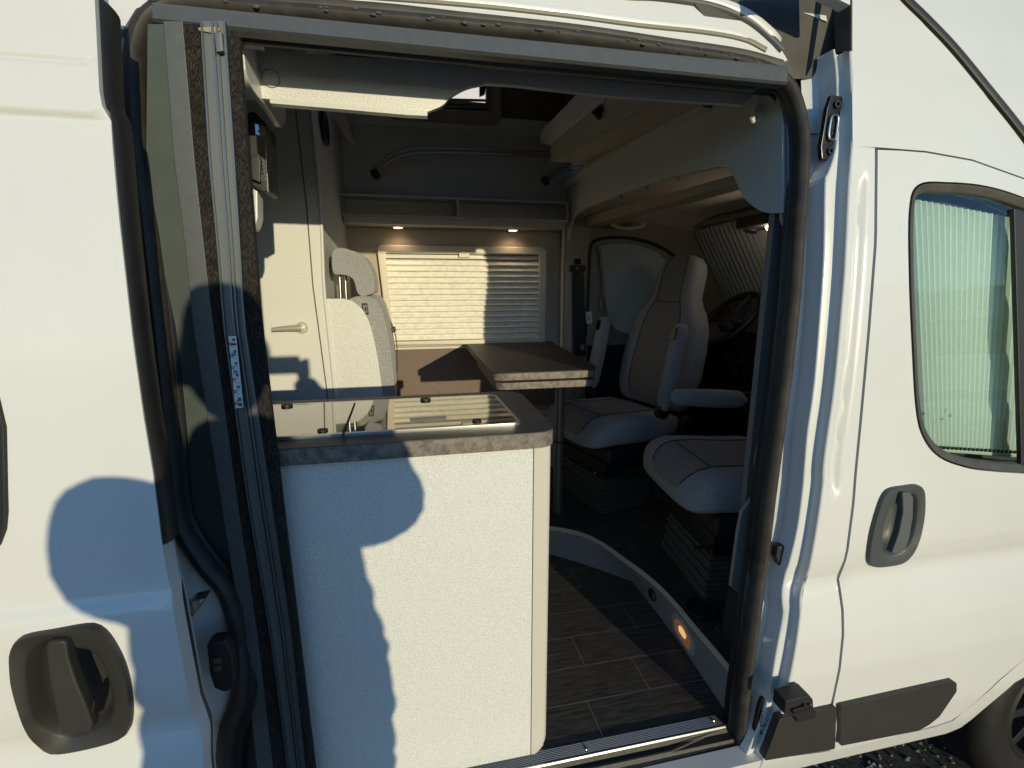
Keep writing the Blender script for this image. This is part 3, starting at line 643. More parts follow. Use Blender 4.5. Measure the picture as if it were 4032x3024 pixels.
# ---- kitchen unit
kit = thing('kitchen_unit', 'pearl grey kitchen block with dark worktop standing in the doorway', 'kitchen unit', (-.15,.3,.5))
MB().box(-.31,.2665,.129,.147,.503,1.347).build('front_panel', LAM, kit, bevel=.001)
r_ = .035; L = [(.2685,.130),(.2685,.165)]
pp = rounded([(.2685,.1285),(.312,.1285),(.312,.175),(.2685,.175)], [0,.03,0,0], 8)
m = MB(); zs = [(.503,.030),(.507,.020),(.515,.010),(.53,.003),(.545,0),(1.347,0)]
m.grid([[(.2685+(x-.2685)*(1-s/.044), yy, z) for x, yy in pp] for z, s in zs], closed=True); m.f.append(tuple(range(len(pp)))); m.build('corner_post', mat('warm_grey_post', (.60,.58,.52), .35), kit)
MB().box(-.31,.306,.147,.50,.503,1.346).build('carcass', LAM_P, kit)
WZ0, WZ1 = 1.3475, 1.385
wp = rounded([(-.31,.108),(.318,.108),(.328,.545),(-.62,.545)], [0,.055,.07,0], 8)
m = MB(); m.prism([(x, yy, WZ0) for x, yy in wp], (0,0,WZ1-WZ0-.001)); wt = m.build('worktop_edge', WORK_E, kit, bevel=.002)
m = MB(); wp2 = [(x-.0 if x < -.9 else x, yy) for x, yy in wp]; m.prism([(x, yy, WZ1-.0025) for x, yy in wp2], (0,0,.0025)); m.build('worktop', WORK, kit)
gl = [atZ(*p, WZ1+.006) for p in [(1067,851),(1123,912)]]
gx1b, gx1f = gl[0][0], gl[1][0]; gyb, gyf = atZ(1060,852,WZ1+.006)[1], atZ(1100,915,WZ1+.006)[1]
lid = rounded([(-.295,gyf),(gx1f+.004,gyf),(gx1b+.004,gyb),(-.46,gyb)], [.02,.022,.03,.02], 6)
lc = np.mean(lid, axis=0)
li = [tuple(np.array(p)-np.sign(np.array(p)-lc)*.0085) for p in lid]
hob = MB().prism([(x, yy, WZ1+.002) for x, yy in li], (0,0,.0045)).build('hob_lid', DKGLASS, kit)
MB().ring([(x, yy, WZ1-.001) for x, yy in lid], [(x, yy, WZ1-.001) for x, yy in li], (0,0,.0075)).build('lid_trim', ALU_L, hob, bevel=.001)
for p in ((620,877),(919,864)):
    c = atZ(*p, WZ1+.007); ring_disc(c, (0,0,1), .008, .014, .005).build('lid_hinge', BLACKP, hob)
for p in ((697,930),(1030,909)):
    c = atZ(*p, WZ1+.007); ring_disc(c, (0,0,1), .007, .011, .003).build('lid_stop', BLACKP, hob)
for x in (690,775):
    pass
c0, c1, c2, c3 = [atZ(*p, WZ1+.0072) for p in ((885,903),(963,898),(965,905),(886,911))]
st = MB().prism([c0,c1,c2,c3], (0,0,.0004)).build('warning_sticker', mat('cream_sticker', (.62,.56,.42), .6, var=(400,.3)), hob)
d0, d1, d2, d3 = [atZ(*p, WZ1+.007) for p in ((736,945),(765,871),(768,871),(741,945))]
MB().prism([d0,d1,d2,d3], (0,0,.0012)).build('lid_gap', mat('gap_black', (.006,.006,.006), .7), hob)

# ---- insect screen cassette on the rear side of the opening
scr = thing('insect_screen', 'folded insect screen cassette with brush strips at the left door edge', 'insect screen', (-.30,.13,.5))
rws = [40,347,548,687,1083,1370,1659,1760]
cols = {'g0':[318,314,333,347,395,470,520,530],'p0':[352,376,402,415,477,523,555,566],'p1':[394,420,442,458,513,556,590,602],'q0':[432,451,470,480,534,583,621,634],'q1':[486,507,520,527,586,628,659,668],'r1':[513,536,552,562,610,645,680,690]}
def col(c, y): return float(np.interp(y, rws, cols[c])) 
def strip3(c0, c1, Y, th, y0=46, y1=1755, n=24, f0=0., f1=1., prof=None):
    m = MB(); R = []
    for y in np.linspace(y0, y1, n):
        a, b = col(c0, y), col(c1, y); l = a+(b-a)*f0; r = a+(b-a)*f1
        A, B = atY(l, y, Y), atY(r, y, Y)
        R.append([A+np.array([0,th,0]), A, B, B+np.array([0,th,0])])
    return m.grid(R, closed=True)
strip3('g0','p0',.128,.004,52,f0=.03).build('screen_cover', GREENP, scr)
strip3('p0','p1',.084,.012).build('frame_plate', PLATE, scr, bevel=.001)
def pile(name, c0, c1, Y, y0, nrow):
    m = strip3(c0, c1, Y, .014, y0); o = m.build(name, BRUSH, scr)
    b = MB(); r = random.Random(11)
    for k in range(nrow):
        y = y0+(1740-y0)*k/nrow
        for j in range(3):
            t = r.uniform(.05,.95); a = col(c0, y); c = col(c1, y); P = atY(a+(c-a)*t, y, Y)
            w = r.uniform(.0006,.0014); h = r.uniform(.006,.014)
            b.add([P+np.array([-w,.001,0]), P+np.array([w,.001,0]), P+np.array([r.uniform(-.004,.004),-r.uniform(.003,.007),-h])], [(0,1,2)])
    b.build('bristles', mat('bristle', (.04,.033,.026), .9, var=(40,.6)), o, smooth=False)['kind'] = 'stuff'
pile('brush_strip', 'p1', 'q0', .088, 52, 620)
strip3('q0','q1',.076,.024).build('sliding_profile', ALU, scr, bevel=.001)
for f0, f1, d in ((.0,.06,.006),(.42,.52,.005),(.60,.68,.006),(.9,1.0,.007)): strip3('q0','q1',.076-d,.01,f0=f0,f1=f1).build('profile_rib', mat('dark_anodised', (.15,.165,.175), .35, .7), scr)
pile('edge_brush', 'q1', 'r1', .080, 78, 620)
PY([(425,58),(470,55),(476,66),(462,72),(440,68),(428,66)], .072, .01).build('felt_pad', weave('tan_felt', (.25,.2,.14), (.42,.35,.26), 500), scr, bevel=.003)
PY([(462,70),(478,66),(482,110),(466,112)], .062, .012).build('end_clip', ALU, scr, bevel=.002)
sy = [(493,726),(510,726),(526,880),(509,882)]
stk = PY(sy, .062, .0006).build('instruction_sticker', mat('white_label', (.72,.74,.76), .5), scr)
lerp2 = lambda u, v: tuple((1-v)*((1-u)*np.array(sy[0])+u*np.array(sy[1]))+v*((1-u)*np.array(sy[3])+u*np.array(sy[2])))
ink = mat('ink_grey', (.12,.12,.14), .6); blue = mat('ink_blue', (.05,.28,.62), .5); red = mat('ink_red', (.30,.02,.02), .5); dk = mat('ink_dark', (.02,.02,.025), .5)
def pic(u, v, du, dv, m): PY([lerp2(u-du, v-dv), lerp2(u+du, v-dv), lerp2(u+du, v+dv), lerp2(u-du, v+dv)], .0608, .0005).build('printed_mark', m, stk)
for k in range(6):
    v = .05+k*.165
    pic(.62, v, .18, .018, ink); pic(.62, v+.045, .16, .003, ink); pic(.55, v+.10, .22, .002, ink)
    c = atY(*lerp2(.16, v+.06), .0608); ring_disc(c, (0,1,0), .0018, .0030, .0004, 14).build('printed_wheel', dk, stk)
pic(.55,.115,.36,.014,red); pic(.45,.255,.25,.022,blue); pic(.45,.50,.25,.022,blue); pic(.55,.895,.3,.008,dk)
for s in (1,-1):
    a, b = lerp2(.4,.955-.018*s), lerp2(.85,.955+.018*s); A, B = atY(*a,.0606), atY(*b,.0606); t = np.array([0,0,.0016])
    MB().prism([A-t,B-t,B+t,A+t], (0,.0003,0)).build('printed_cross', red, stk)
# top rail of the screen; a black sheet stands for the shaded gap below
rl = [(345,42),(353,34),(420,20),(767,52),(1000,78),(1243,108),(1450,136),(1600,155),(1660,165),(1692,186),(1400,163),(1000,128),(620,95),(352,54)]
m = MB(); R = []
for t in np.linspace(0, 1, 40):
    x = 330+t*(1700-330); yb = 41+(x-345)*.1003
    B = atY(x, yb+2, .130); T = atY(x, yb-34, .150); M_ = atY(x, yb-6, .131)
    R.append([T, B*.35+T*.65+np.array([0,-.004,0]), M_, B+np.array([0,-.004,0]), B+np.array([0,.002,-.004]), B+np.array([0,.03,-.002])])
m.grid(R).build('top_rail', ALU, scr, angle=25)
m = MB(); R = []
for t in np.linspace(0, 1, 24):
    x = 330+t*(1700-330); yb = 43+(x-345)*.1003; B = atY(x, yb, .16); D = atY(x, yb+22, .20); R.append([B, D, D+np.array([0,.05,.01])])
m.grid(R).build('rail_gap_shade', RUBBER, scr)

# ---- wooden valance with overhead shelf over the door
val = thing('overhead_shelf', 'pearl grey shelf front with curved lower edge hung above the doorway', 'shelf', (.2,.3,2.05))
vp = [(480,95),(560,108),(1000,138),(1400,172),(1640,196),(1606,227),(1316,207),(1104,183)]+[tuple(p) for p in spline([(1052,180),(1010,189),(975,208),(955,228),(923,242)], 5)]+[(880,240),(583,214),(480,206)]
PY(vp, .30, .016).build('shelf_front', LAM, val, bevel=.0012)
m = MB(); R = []
for x, yb in ((583,214),(700,224),(880,240),(923,242)):
    A = atY(x, yb, .299); R.append([A+np.array([0,-.001,.002]), A+np.array([0,-.001,-.008]), A+np.array([0,.02,-.008])])
m.grid(R).build('edge_strip', LAM_E, val)
m = MB(); R = []
for x, ya in ((500,60),(800,92),(1200,128),(1700,165)):
    A = atY(x, ya+30, .30); R.append([np.array([A[0],.21,A[2]+.085]), np.array([A[0],.296,A[2]+.028])])
m.grid(R).build('top_board', BOARD, val)
c = atY(585,169,.298); ring_disc(c, (0,1,0), .0005, .0165, .003, 36).build('cover_cap', LAM_E, val, bevel=.0006)
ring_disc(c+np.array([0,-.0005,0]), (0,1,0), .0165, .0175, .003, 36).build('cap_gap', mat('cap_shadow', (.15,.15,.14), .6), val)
fin = [(518,96),(540,96),(560,112),(562,170),(600,210),(618,222),(619,262),(612,276),(594,275),(535,226),(524,200),(519,170)]
fn = [(516,97),(527,97),(531,150),(540,180),(556,207),(592,248),(608,276),(594,275),(545,232),(528,205),(520,180)]
m = MB(); m.prism([atX(*q, -.275) for q in [(527,92),(527,110)]+[tuple(z_) for z_ in spline([(531,150),(540,180),(556,207),(580,235),(596,258),(606,274),(614,270),(618,255)], 3)]+[(618,215),(590,150),(566,92)]], (-.014,0,0)); m.build('end_fin', LAM_E, val, bevel=.002, seg=3)
# control panel on the fin
cp = thing('control_panel', 'black control unit mounted on the cabinet side beside the brush strip', 'control panel', (-.27,.42,1.72))
m = MB(); yA, yB = .40,.44; xc = -.286
q = [atY(533,243,.44), atY(549,240,.44), atY(573,265,.44), atY(580,412,.44), atY(570,416,.44), atY(541,400,.44)]
m.prism(q, (0,.10,0)); m.build('housing', BLACKP, cp, bevel=.004)
PY([(550,262),(572,274),(574,345),(556,330)], .437, .004).build('screen', DKGLASS, cp)
PY([(540,338),(560,334),(563,350),(562,395),(541,386)], .425, .014).build('clip', GREYP, cp, bevel=.003)
for k in range(5): 
    c = atY(566+k*.8, 350+k*9, .436); ring_disc(c, (0,1,0), .003, .0055, .002, 16).build('button', mat('button_grey', (.12,.12,.12), .4), cp)
m = PY([(576,376),(578,374),(580,415),(578,414)], .434, .004); m.build('silver_trim', ALU_L, cp)
PY([(545,395),(556,402),(557,470),(552,488),(546,498),(544,440)], .46, .05).build('bracket', LAM_E, cp, bevel=.004)

# ---- wardrobe on the far side
war = thing('wardrobe', 'tall pearl grey wardrobe with a lever handle opposite the door', 'wardrobe', (-.6,1.5,.5))
wx = lambda z: float(np.interp(z, [.5,1.27,1.7,2.0,2.36,2.9], [-.315,-.340,-.362,-.362,-.374,-.376]))
R = []; zz_ = [.503,1.0,1.27,1.5,1.7,1.85,2.0,2.36,2.88]
m = MB(); m.grid([[(-1.1,1.218,z),(-1.1,1.20,z),(wx(z)-.0025,1.20,z),(wx(z)-.0025,1.218,z)] for z in zz_], closed=True); wd = m.build('wardrobe_door', LAM, war, angle=25)
ex = lambda z: wx(z)+float(np.interp(z, [.5,1.27,1.7,1.85,2.0,2.9], [.020,.024,.034,.040,.045,.050]))
m = MB(); m.grid([[(wx(z)+.0025,1.218,z),(wx(z)+.0025,1.20,z),(ex(z),1.20,z),(ex(z)+.006,1.206,z),(ex(z)+.006,1.218,z)] for z in zz_], closed=True); m.build('door_post', LAM, war, angle=25)
m = MB(); m.tube([(ex(z)+.007,1.197,z) for z in np.linspace(.503,2.88,30)], .006, 8); m.build('edge_profile', WHITEP, war)
MB().box(-1.1,-.335,1.222,1.86,.503,2.88).build('carcass', mat('carcass_grey', (.22,.22,.20), .6), war)
m = MB(); m.grid([[(ex(z)+.004,1.225,z),(-.285,1.845,z)] for z in zz_]); m.build('side_panel', BOARD, war)
c = atY(652,708,1.197); hd = MB().disc(c, (0,-1,0), .024, .012, 28, .022).build('handle_rose', mat('satin_nickel', (.55,.54,.49), .35, .4), wd)
h0, h1 = atY(652,708,1.165), atY(587,712,1.160)
MB().tube([c, c+np.array([0,-.03,0])], .010, 12).build('handle_stem', mat('satin_nickel', (.5,.5,.5)), hd)
MB().tube(spline([h0, h0*.5+h1*.5+np.array([0,0,.001]), h1], 6), [.0135,.0135,.013,.0125,.012,.0115,.011,.0105,.010,.0095,.009,.0085,.008], 14).build('handle_lever', mat('satin_nickel', (.5,.5,.5)), hd)
# round wall lamp and tablet on the wardrobe side
wl = thing('reading_lamp', 'round black ringed lamp high on the wardrobe side', 'lamp', (-.27,1.45,2.25))
c = atX(697,277,-.312); ring_disc(c, (1,0,0), .052, .068, .018).build('lamp_ring', BLACKP, wl, bevel=.003); MB().disc(c+np.array([-.004,0,0]), (1,0,0), .054, .006).build('lamp_face', DKGLASS, wl)
tv = thing('folding_flap', 'small hinged beige flap panel hanging below the upper window', 'panel', (-.2,1.7,2.2))
PY([(716,236),(742,236),(763,300),(761,313),(748,300),(722,258)], 1.68, .012).build('flap_board', mat('flap_beige', (.72,.66,.55), .6), tv, bevel=.002)
PY([(762,300),(766,234),(768,234),(764,305)], 1.70, .006).build('flap_stay', STEEL, tv)

# ---- bench seat
ben = thing('bench_seat', 'grey cloth travel bench seat with headrest beside the wardrobe', 'bench seat', (-.1,1.5,.62))
sp_ = [(703,645),(742,645)]+[tuple(p) for p in spline([(760,649),(782,668),(799,700),(811,748),(820,800),(826,852),(832,920)], 4)]+[(722,920)]
PY(sp_, 1.205, .016).build('side_panel', LAM, ben, bevel=.002)
MB().disc(atY(730,703,1.203), (0,-1,0), .0065, .002, 18).build('screw_cap', WHITEP, ben)
bp_ = [tuple(p) for p in spline([(752,646),(770,640),(795,640),(816,650),(832,690),(843,745),(850,800),(853,850),(852,930)], 4)]+[(800,930),(795,760),(770,680)]
m = PY(bp_, 1.228, .50); m.build('backrest', FAB_G, ben, bevel=.022, seg=4, angle=60)
m = MB(); R = []
for p in spline([(800,655),(820,690),(833,745),(840,800),(844,860),(846,930)], 5):
    A = atY(p[0]-1, p[1], 1.30)+np.array([.012,0,0]); R.append([A+np.array([-.004,-.04,0]), A+np.array([.004,0,0]), A+np.array([.006,.12,0]), A+np.array([.004,.25,0]), A+np.array([-.004,.29,0])])
m.grid(R).build('backrest_centre', FAB_B, ben, angle=70)
hp = [tuple(p) for p in spline([(716,560),(720,541),(735,535),(757,540),(782,550),(800,575),(809,605),(809,630),(800,636),(782,640),(771,630),(764,606),(752,596),(735,593),(720,590)], 4, True)]
m = PY(hp, 1.235, .26); hr = m.build('headrest', FAB_G, ben, bevel=.020, seg=4, angle=60)
for dx in (0, 12): 
    a, b = atY(733+dx,585,1.30+dx*.004), atY(736+dx,646,1.30+dx*.004); MB().tube([a,b], .0075, 12).build('headrest_rod', STEEL, hr)
lb = PY([(781,655),(793,655),(797,680),(783,679)], 1.226, .003).build('seat_tag', mat('tag_black', (.012,.012,.012), .6), ben)
PY(rounded([(784,659),(792,659),(794,676),(786,676)], 2, 3), 1.2252, .001).build('tag_emblem_field', mat('tag_grey', (.22,.21,.2), .6), lb)
PY([(787,664),(791,663),(792,672),(788,673)], 1.2245, .001).build('tag_emblem', mat('tag_black', (.01,.01,.01)), lb)
bl = spline([(818,660),(836,690),(848,720),(853,760),(852,830)], 5)
m = MB(); R = []
for p in bl: 
    A = atY(p[0]-5, p[1], 1.62)+np.array([.02,0,0]); R.append([A, A+np.array([.004,.045,0])])
m.grid(R).build('seat_belt', BLACKP, ben)
PY([(832,712),(853,706),(856,716),(836,724)], 1.58, .05).build('belt_guide', BLACKP, ben, bevel=.004)
MB().box(-.12,.45,1.30,1.82,.99,1.10).build('seat_cushion', FAB_G, ben, bevel=.03, seg=4)
MB().box(-.14,.40,1.32,1.82,.622,.99).build('seat_box', mat('seat_box_grey', (.16,.165,.165), .6), ben, bevel=.004)

# ---- far wall lining
MB().box(-1.1,.93,1.853,1.895,.5,2.9).build('far_wall_lining', BEIGE, van)
MB().box(-.30,.90,1.842,1.853,1.0,1.36).build('wall_cloth_panel', BROWN, van, bevel=.003)
MB().box(-.30,.92,1.832,1.853,1.360,1.372).build('wall_ledge', CREAM, van, bevel=.002)
MB().box(-.2,.95,1.80,1.853,.62,.985).build('wall_base_panel', LAM_P, van)
m = MB(); m.grid([[(x, 1.852-.018*math.sin(t*math.pi)**.5 if 0 < t < 1 else 1.852, 1.905+.11*t) for t in np.linspace(0, 1, 9)] for x in (-.29,.86)]); m.build('padded_strip', BEIGE, van)
# window with pleated blind
win = thing('side_window', 'cream framed side window with marbled pleated blind pulled down', 'window', (.33,1.84,1.37))
wo_ = rounded([(813,528),(1181,534),(1178,742),(840,746)], [14,14,4,4], 6); wi_ = rounded([(832,544),(1166,550),(1163,730),(850,738)], [8,8,3,3], 6)
MB().ring([atY(*p,1.815) for p in wo_], [atY(*p,1.815) for p in wi_], (0,.038,0)).build('window_frame', CREAM, win, bevel=.005, seg=3)
zt, zb = atY(1000,562,1.838)[2], atY(1000,733,1.838)[2]; xa, xb = atY(838,640,1.838)[0]-.02, atY(1166,640,1.838)[0]+.01
m = MB(); n = 14
R = []
for k in range(n):
    z = zt+(zb-zt)*k/n; p_ = (zb-zt)/n
    for dz_, yy in ((0,1.850),(.12,1.842),(.80,1.826),(.93,1.828)): R.append([(xa, yy, z+p_*dz_), (xb, yy, z+p_*dz_)])
m.grid(R).build('pleated_blind', PLEAT, win, angle=12)
for k, (dz, h, yy) in enumerate(((.006,.020,1.828),(.030,.010,1.824),(.044,.008,1.830))):
    MB().box(xa, xb, yy, 1.845, zt+dz, zt+dz+h).build('blind_rail', mat('blind_rail_white', (.62,.60,.54), .4), win, bevel=.002)
a = atY(1003,553,1.815); MB().box(a[0]-.03,a[0]+.03,1.812,1.83,zt+.012,zt+.045).build('blind_grip', CREAM, win, bevel=.003)
MB().box(xa, xb, 1.826, 1.845, zb-.016, zb-.002).build('blind_end_bar', mat('blind_rail_white', (.6,.6,.5)), win, bevel=.002)
for p, q in (((813,548),(831,548)),((1166,556),(1180,556)),((845,722),(830,722)),((1163,722),(1178,722))):
    A, B = atY(*p,1.8142), atY(*q,1.8142); MB().prism([A,B,B+np.array([0,0,.0015]),A+np.array([0,0,.0015])], (0,.001,0)).build('frame_joint', mat('joint_shadow', (.35,.31,.25), .6), win)
# wall shelf with two open compartments and downlights
shf = thing('wall_shelf', 'open grey wall shelf with two compartments above the pleated window', 'shelf', (.3,1.8,2.02))
x0, x1 = atY(731,440,1.72)[0], .872
z0, z1 = 2.045, 2.140
Y0 = 1.72
zT = [atY(731,416,Y0)[2], atY(1225,436,Y0)[2]]; zB = [atY(735,468,Y0)[2], atY(1223,475,Y0)[2]]
zl, zh = (zB[0]+zB[1])/2, (zT[0]+zT[1])/2
MB().box(x0,x1,Y0,1.85,zh-.010,zh).build('top_board', BOARD, shf, bevel=.001); MB().box(x0,x1,Y0,1.85,zl-.004,zl+.008).build('bottom_board', BOARD, shf, bevel=.001)
MB().box(x0,x0+.010,Y0+.001,1.85,zl+.008,zh-.010).build('end_board', BOARD, shf); MB().box(x1-.010,x1,Y0+.001,1.85,zl+.008,zh-.010).build('end_board', BOARD, shf)
xd = atY(990,450,Y0)[0]; MB().box(xd-.005,xd+.005,Y0+.002,1.849,zl+.008,zh-.010).build('divider', BOARD, shf)
MB().box(x0,x1,1.835,1.85,zl+.008,zh-.010).build('back_board', BOARD, shf)
MB().box(x0+.02,x1-.02,1.70,1.84,zl-.040,zl-.005).build('light_pelmet', mat('pelmet', (.40,.39,.36), .5), shf, bevel=.004)
for k, p in enumerate(((859,479),(1108,484))):
    c = atY(*p,1.765); c[2] = zl-.041
    d = MB().disc(c, (0,0,-1), .030, .007, 28, .026).build('downlight', mat('lamp_bezel', (.6,.55,.5), .3), shf)
    MB().disc(c+np.array([0,0,-.0072]), (0,0,-1), .024, .003, 24, .020).build('lamp_lens', LAMP, d)
    L = bpy.data.lights.new('downlight_glow', 'SPOT'); L.energy = .65; L.color = (1,.72,.45); L.spot_size = rad(150); L.spot_blend = .8; L.shadow_soft_size = .02
    lo = bpy.data.objects.new('downlight_glow', L); COL.objects.link(lo); lo.parent = d; lo.location = Vector(c+np.array([0,0,-.013]))-Vector(BASE[d])
# grey upper board, rails, caps
ub = thing('upper_wall_board', 'grey wall board with curved metal grab rail above the wall shelf', 'wall board', (.3,1.85,2.15))
MB().box(-.285,.90,1.822,1.85,zh+.002,2.415).build('board', BOARD, ub, bevel=.002)
m = MB(); m.grid([[(x,1.822,2.415),(x,1.84,2.50),(x,1.80,2.56)] for x in (-.285,.90)]); m.build('upper_slope', LAM_P, ub)
cap_m = mat('cap_grey', (.46,.47,.47), .5)
for p in ((915,345),(1035,350),(1155,357),(917,388),(1038,393),(1155,398)): MB().disc(atY(*p,1.821), (0,-1,0), .0075, .0015, 18).build('screw_cap', cap_m, ub)
for d in (0, 9):
    L = [atY(p[0], p[1]+d, 1.79) for p in spline([(812+d*.3,372),(826,352),(850,334),(885,324),(930,321),(1050,323),(1190,327)], 6)]
    MB().tube(L, .0075 if d else .005, 10).build('grab_rail', mat('rail_metal', (.42,.39,.36), .3, .85), ub)
for p in ((811,376),(1179,391)):
    c = atY(*p,1.79); o = MB().tube([c+np.array([-.012,0,.02]), c, c+np.array([.012,0,-.02])], [.016,.022,.014], 12).build('rail_end', BLACKP, ub)
for d in (0, 8):
    MB().tube([atY(p[0], p[1]+d, 1.79) for p in spline([(1182,388),(1196,372),(1220,362),(1260,357)], 5)], .006, 10).build('grab_rail', mat('rail_metal', (.4,.4,.4)), ub)
PY(rounded([(757,298),(786,298),(788,378),(757,378)], 5, 4), 1.8205, .002).build('hatch_cover', BOARD, ub, bevel=.001)
# upper window in the high wall
MB().box(-1.1,.95,1.86,1.895,2.45,2.9).build('high_wall_felt', TAUPE, van)
m = MB(); m.grid([[(x,1.83,2.56),(x,1.852,2.9)] for x in (-.3,.95)]); m.build('high_wall_liner', TAUPE, van)
sk = thing('roof_side_window', 'beige framed high window half hidden behind the shelf front', 'window', (.25,1.8,2.5))
so = rounded([(800,130),(1083,140),(1083,262),(1062,268),(850,254),(833,246)], [10,12,10,8,10,8], 5)
si = rounded([(815,135),(1064,145),(1064,234),(1052,240),(860,232),(845,228)], [6,6,6,6,6,6], 5)
MB().ring([atY(*p,1.79) for p in so], [atY(*p,1.79) for p in si], (0,.05,0)).build('window_frame', mat('taupe_frame', (.30,.265,.225), .5), sk, bevel=.006, seg=3)
PY([(845,150),(1066,150),(1066,236),(845,230)], 1.835, .004).build('window_pane', mat('daylight_pane', (.55,.53,.5), .1, emit=((1,.93,.85), .55)), sk)
for yy in (214,222,230): PY([(850,yy-5),(1062,yy),(1062,yy+5),(850,yy)], 1.815, .012).build('blind_bar', mat('blind_bar_grey', (.22,.23,.25), .35, .6), sk, bevel=.002)
PY([(1050,160),(1064,160),(1064,236),(1050,236)], 1.80, .03).build('catch_rail', mat('catch_grey', (.2,.2,.2), .4), sk, bevel=.003)
PY([(1036,185),(1050,183),(1048,203),(1036,208)], 1.80, .02).build('catch', BLACKP, sk, bevel=.004)
MB().ring([(-1.88,.28,2.86),(1.0,.28,2.86),(1.0,1.89,2.86),(-1.88,1.89,2.86)], [(-.15,.75,2.86),(.55,.75,2.86),(.55,1.45,2.86),(-.15,1.45,2.86)], (0,0,.035)).build('ceiling', mat('ceiling_cloth', (.55,.52,.46), .9), van)

# ---- bulkhead arch between living space and cab (plane across the van)
XB = .885
blk = thing('cab_arch_panel', 'grey arched bulkhead panel framing the opening to the cab', 'panel', (XB,1.0,1.75))
apx = [(1694,190),(1690,240),(1690,455)]+[tuple(p) for p in spline([(1702,459),(1665,461),(1640,455),(1618,440),(1602,420),(1590,395),(1580,375),(1568,363),(1552,360)], 4)][1:]+[(1500,371),(1450,383),(1380,405),(1320,427),(1270,448)]+[tuple(p) for p in spline([(1252,457),(1238,470),(1230,490),(1226,515),(1222,535),(1212,548),(1196,551)], 4)]+[(1199,480),(1204,405),(1250,372),(1400,285),(1510,228),(1610,190)]
PX(apx, XB, .018).build('arch_board', LAM_P, blk, bevel=.003)
rid = [(1205,404),(1250,371),(1400,284),(1512,226),(1520,232),(1402,296),(1250,382),(1206,414)]
PX(rid, XB-.03, .03).build('ledge', BOARD, blk, bevel=.003)
PX([(1203,400),(1250,366),(1400,278),(1509,222),(1512,226),(1400,284),(1250,371),(1205,404)], XB-.026, .03).build('felt_edge', weave('edge_felt', (.34,.30,.24), (.5,.45,.37), 500), blk)
PX([(1225,480),(1700,345),(1700,365),(1228,500)], XB+.10, .08).build('arch_light_rail', mat('arch_rail', (.33,.29,.22), .6), blk)
for p in ((1306,436),(1342,426),(1398,408),(1465,388)):
    c = atX(p[0], p[1]-4, XB+.10); MB().disc(c, (-1,0,-.6), .012, .003, 18).build('arch_spot', mat('spot_grey', (.10,.09,.08), .4), blk)
c = atX(1210,510,XB-.002); MB().prism([atX(*p,XB-.0012) for p in ((1205,506),(1216,505),(1216,516),(1205,517))], (.001,0,0)).build('red_sticker', mat('sticker_red', (.42,.035,.03), .5), blk)
for k in range(3): MB().prism([atX(*p,XB-.0018) for p in ((1207,508+k*3),(1214,507.6+k*3),(1214,508.6+k*3),(1207,509+k*3))], (.0005,0,0)).build('sticker_line', mat('sticker_pink', (.7,.45,.42), .5), blk)
MB().disc(atX(1648,375,XB-.001), (-1,0,0), .0075, .002, 18).build('screw_cap', cap_m, blk)
hk = PX(rounded([(1624,226),(1638,224),(1640,255),(1634,268),(1624,268),(1621,252)], 5, 4), XB-.006, .007).build('hook_plate', WHITEP, blk, bevel=.003)
hc = atX(1630,240,XB-.008); MB().tube(spline([atX(1633,232,XB-.005), atX(1632,250,XB-.012), atX(1627,262,XB-.03), atX(1624,254,XB-.038)], 5), .006, 10).build('hook_prong', WHITEP, hk)
PX([(1692,190),(1698,190),(1706,455),(1700,458)], XB+.004, .02).build('end_trim', mat('bluegrey_trim', (.20,.22,.26), .5), blk, bevel=.002)
m = MB(); m.box(.905,.985,.215,.235,1.1,2.15); m.build('pillar_infill', mat('pillar_infill', (.2,.2,.2), .6), van)
MB().box(XB,XB+.02,.22,1.86,2.36,2.88).build('upper_bulkhead', TAUPE, van)

# ---- drop-down bed over the cab end
bed = thing('drop_down_bed', 'raised drop-down bed with pale mattress edge and wooden underside', 'bed', (.75,1.1,2.25))
XE = .70
mt = [atX(*p,XE) for p in ((1163,290),(1165,308),(1186,314),(1300,234),(1340,205),(1240,190),(1200,235))]
zb_ = atX(1190,350,XE)[2]
y0_, y1_ = .36, 1.66
za = lambda y: float(np.interp(y, [.45,1.49], [atX(1420,222,XE)[2], atX(1190,350,XE)[2]]))
zb2 = lambda y: float(np.interp(y, [.73,1.506], [atX(1335,208,XE)[2], atX(1188,315,XE)[2]]))
m = MB(); m.prism([(XE,y0_,za(y0_)),(XE,1.50,za(1.5)),(XE,1.50,zb2(1.5)),(XE,y0_,zb2(y0_))], (.016,0,0)); m.build('side_board', mat('bed_board', (.34,.30,.24), .55), bed, bevel=.002)
m = MB(); m.prism([(XE+.016,y0_,za(y0_)+.004),(XE+.016,1.50,za(1.5)+.004),(.90,1.50,za(1.5)+.004),(.90,y0_,za(y0_)+.004)], (0,0,.01)); m.build('underside', mat('bed_underside', (.46,.40,.31), .7, var=(60,.05)), bed)
m = MB(); m.prism([(XE-.004,y0_,zb2(y0_)+.003),(XE-.004,1.52,zb2(1.5)+.003),(XE-.004,1.70,zb2(1.6)+.06),(XE-.004,1.66,zb2(1.6)+.12),(XE-.004,y0_,zb2(y0_)+.13)], (.19,0,0)); m.build('mattress', MATT, bed, bevel=.018, seg=3)
c = atX(1298,242,XE-.001); MB().tube([c+np.array([.0,-.012,.012]), c+np.array([-.02,0,-.004]), c+np.array([0,.012,-.014])], [.013,.016,.011], 10).build('belt_clip', BLACKP, bed)

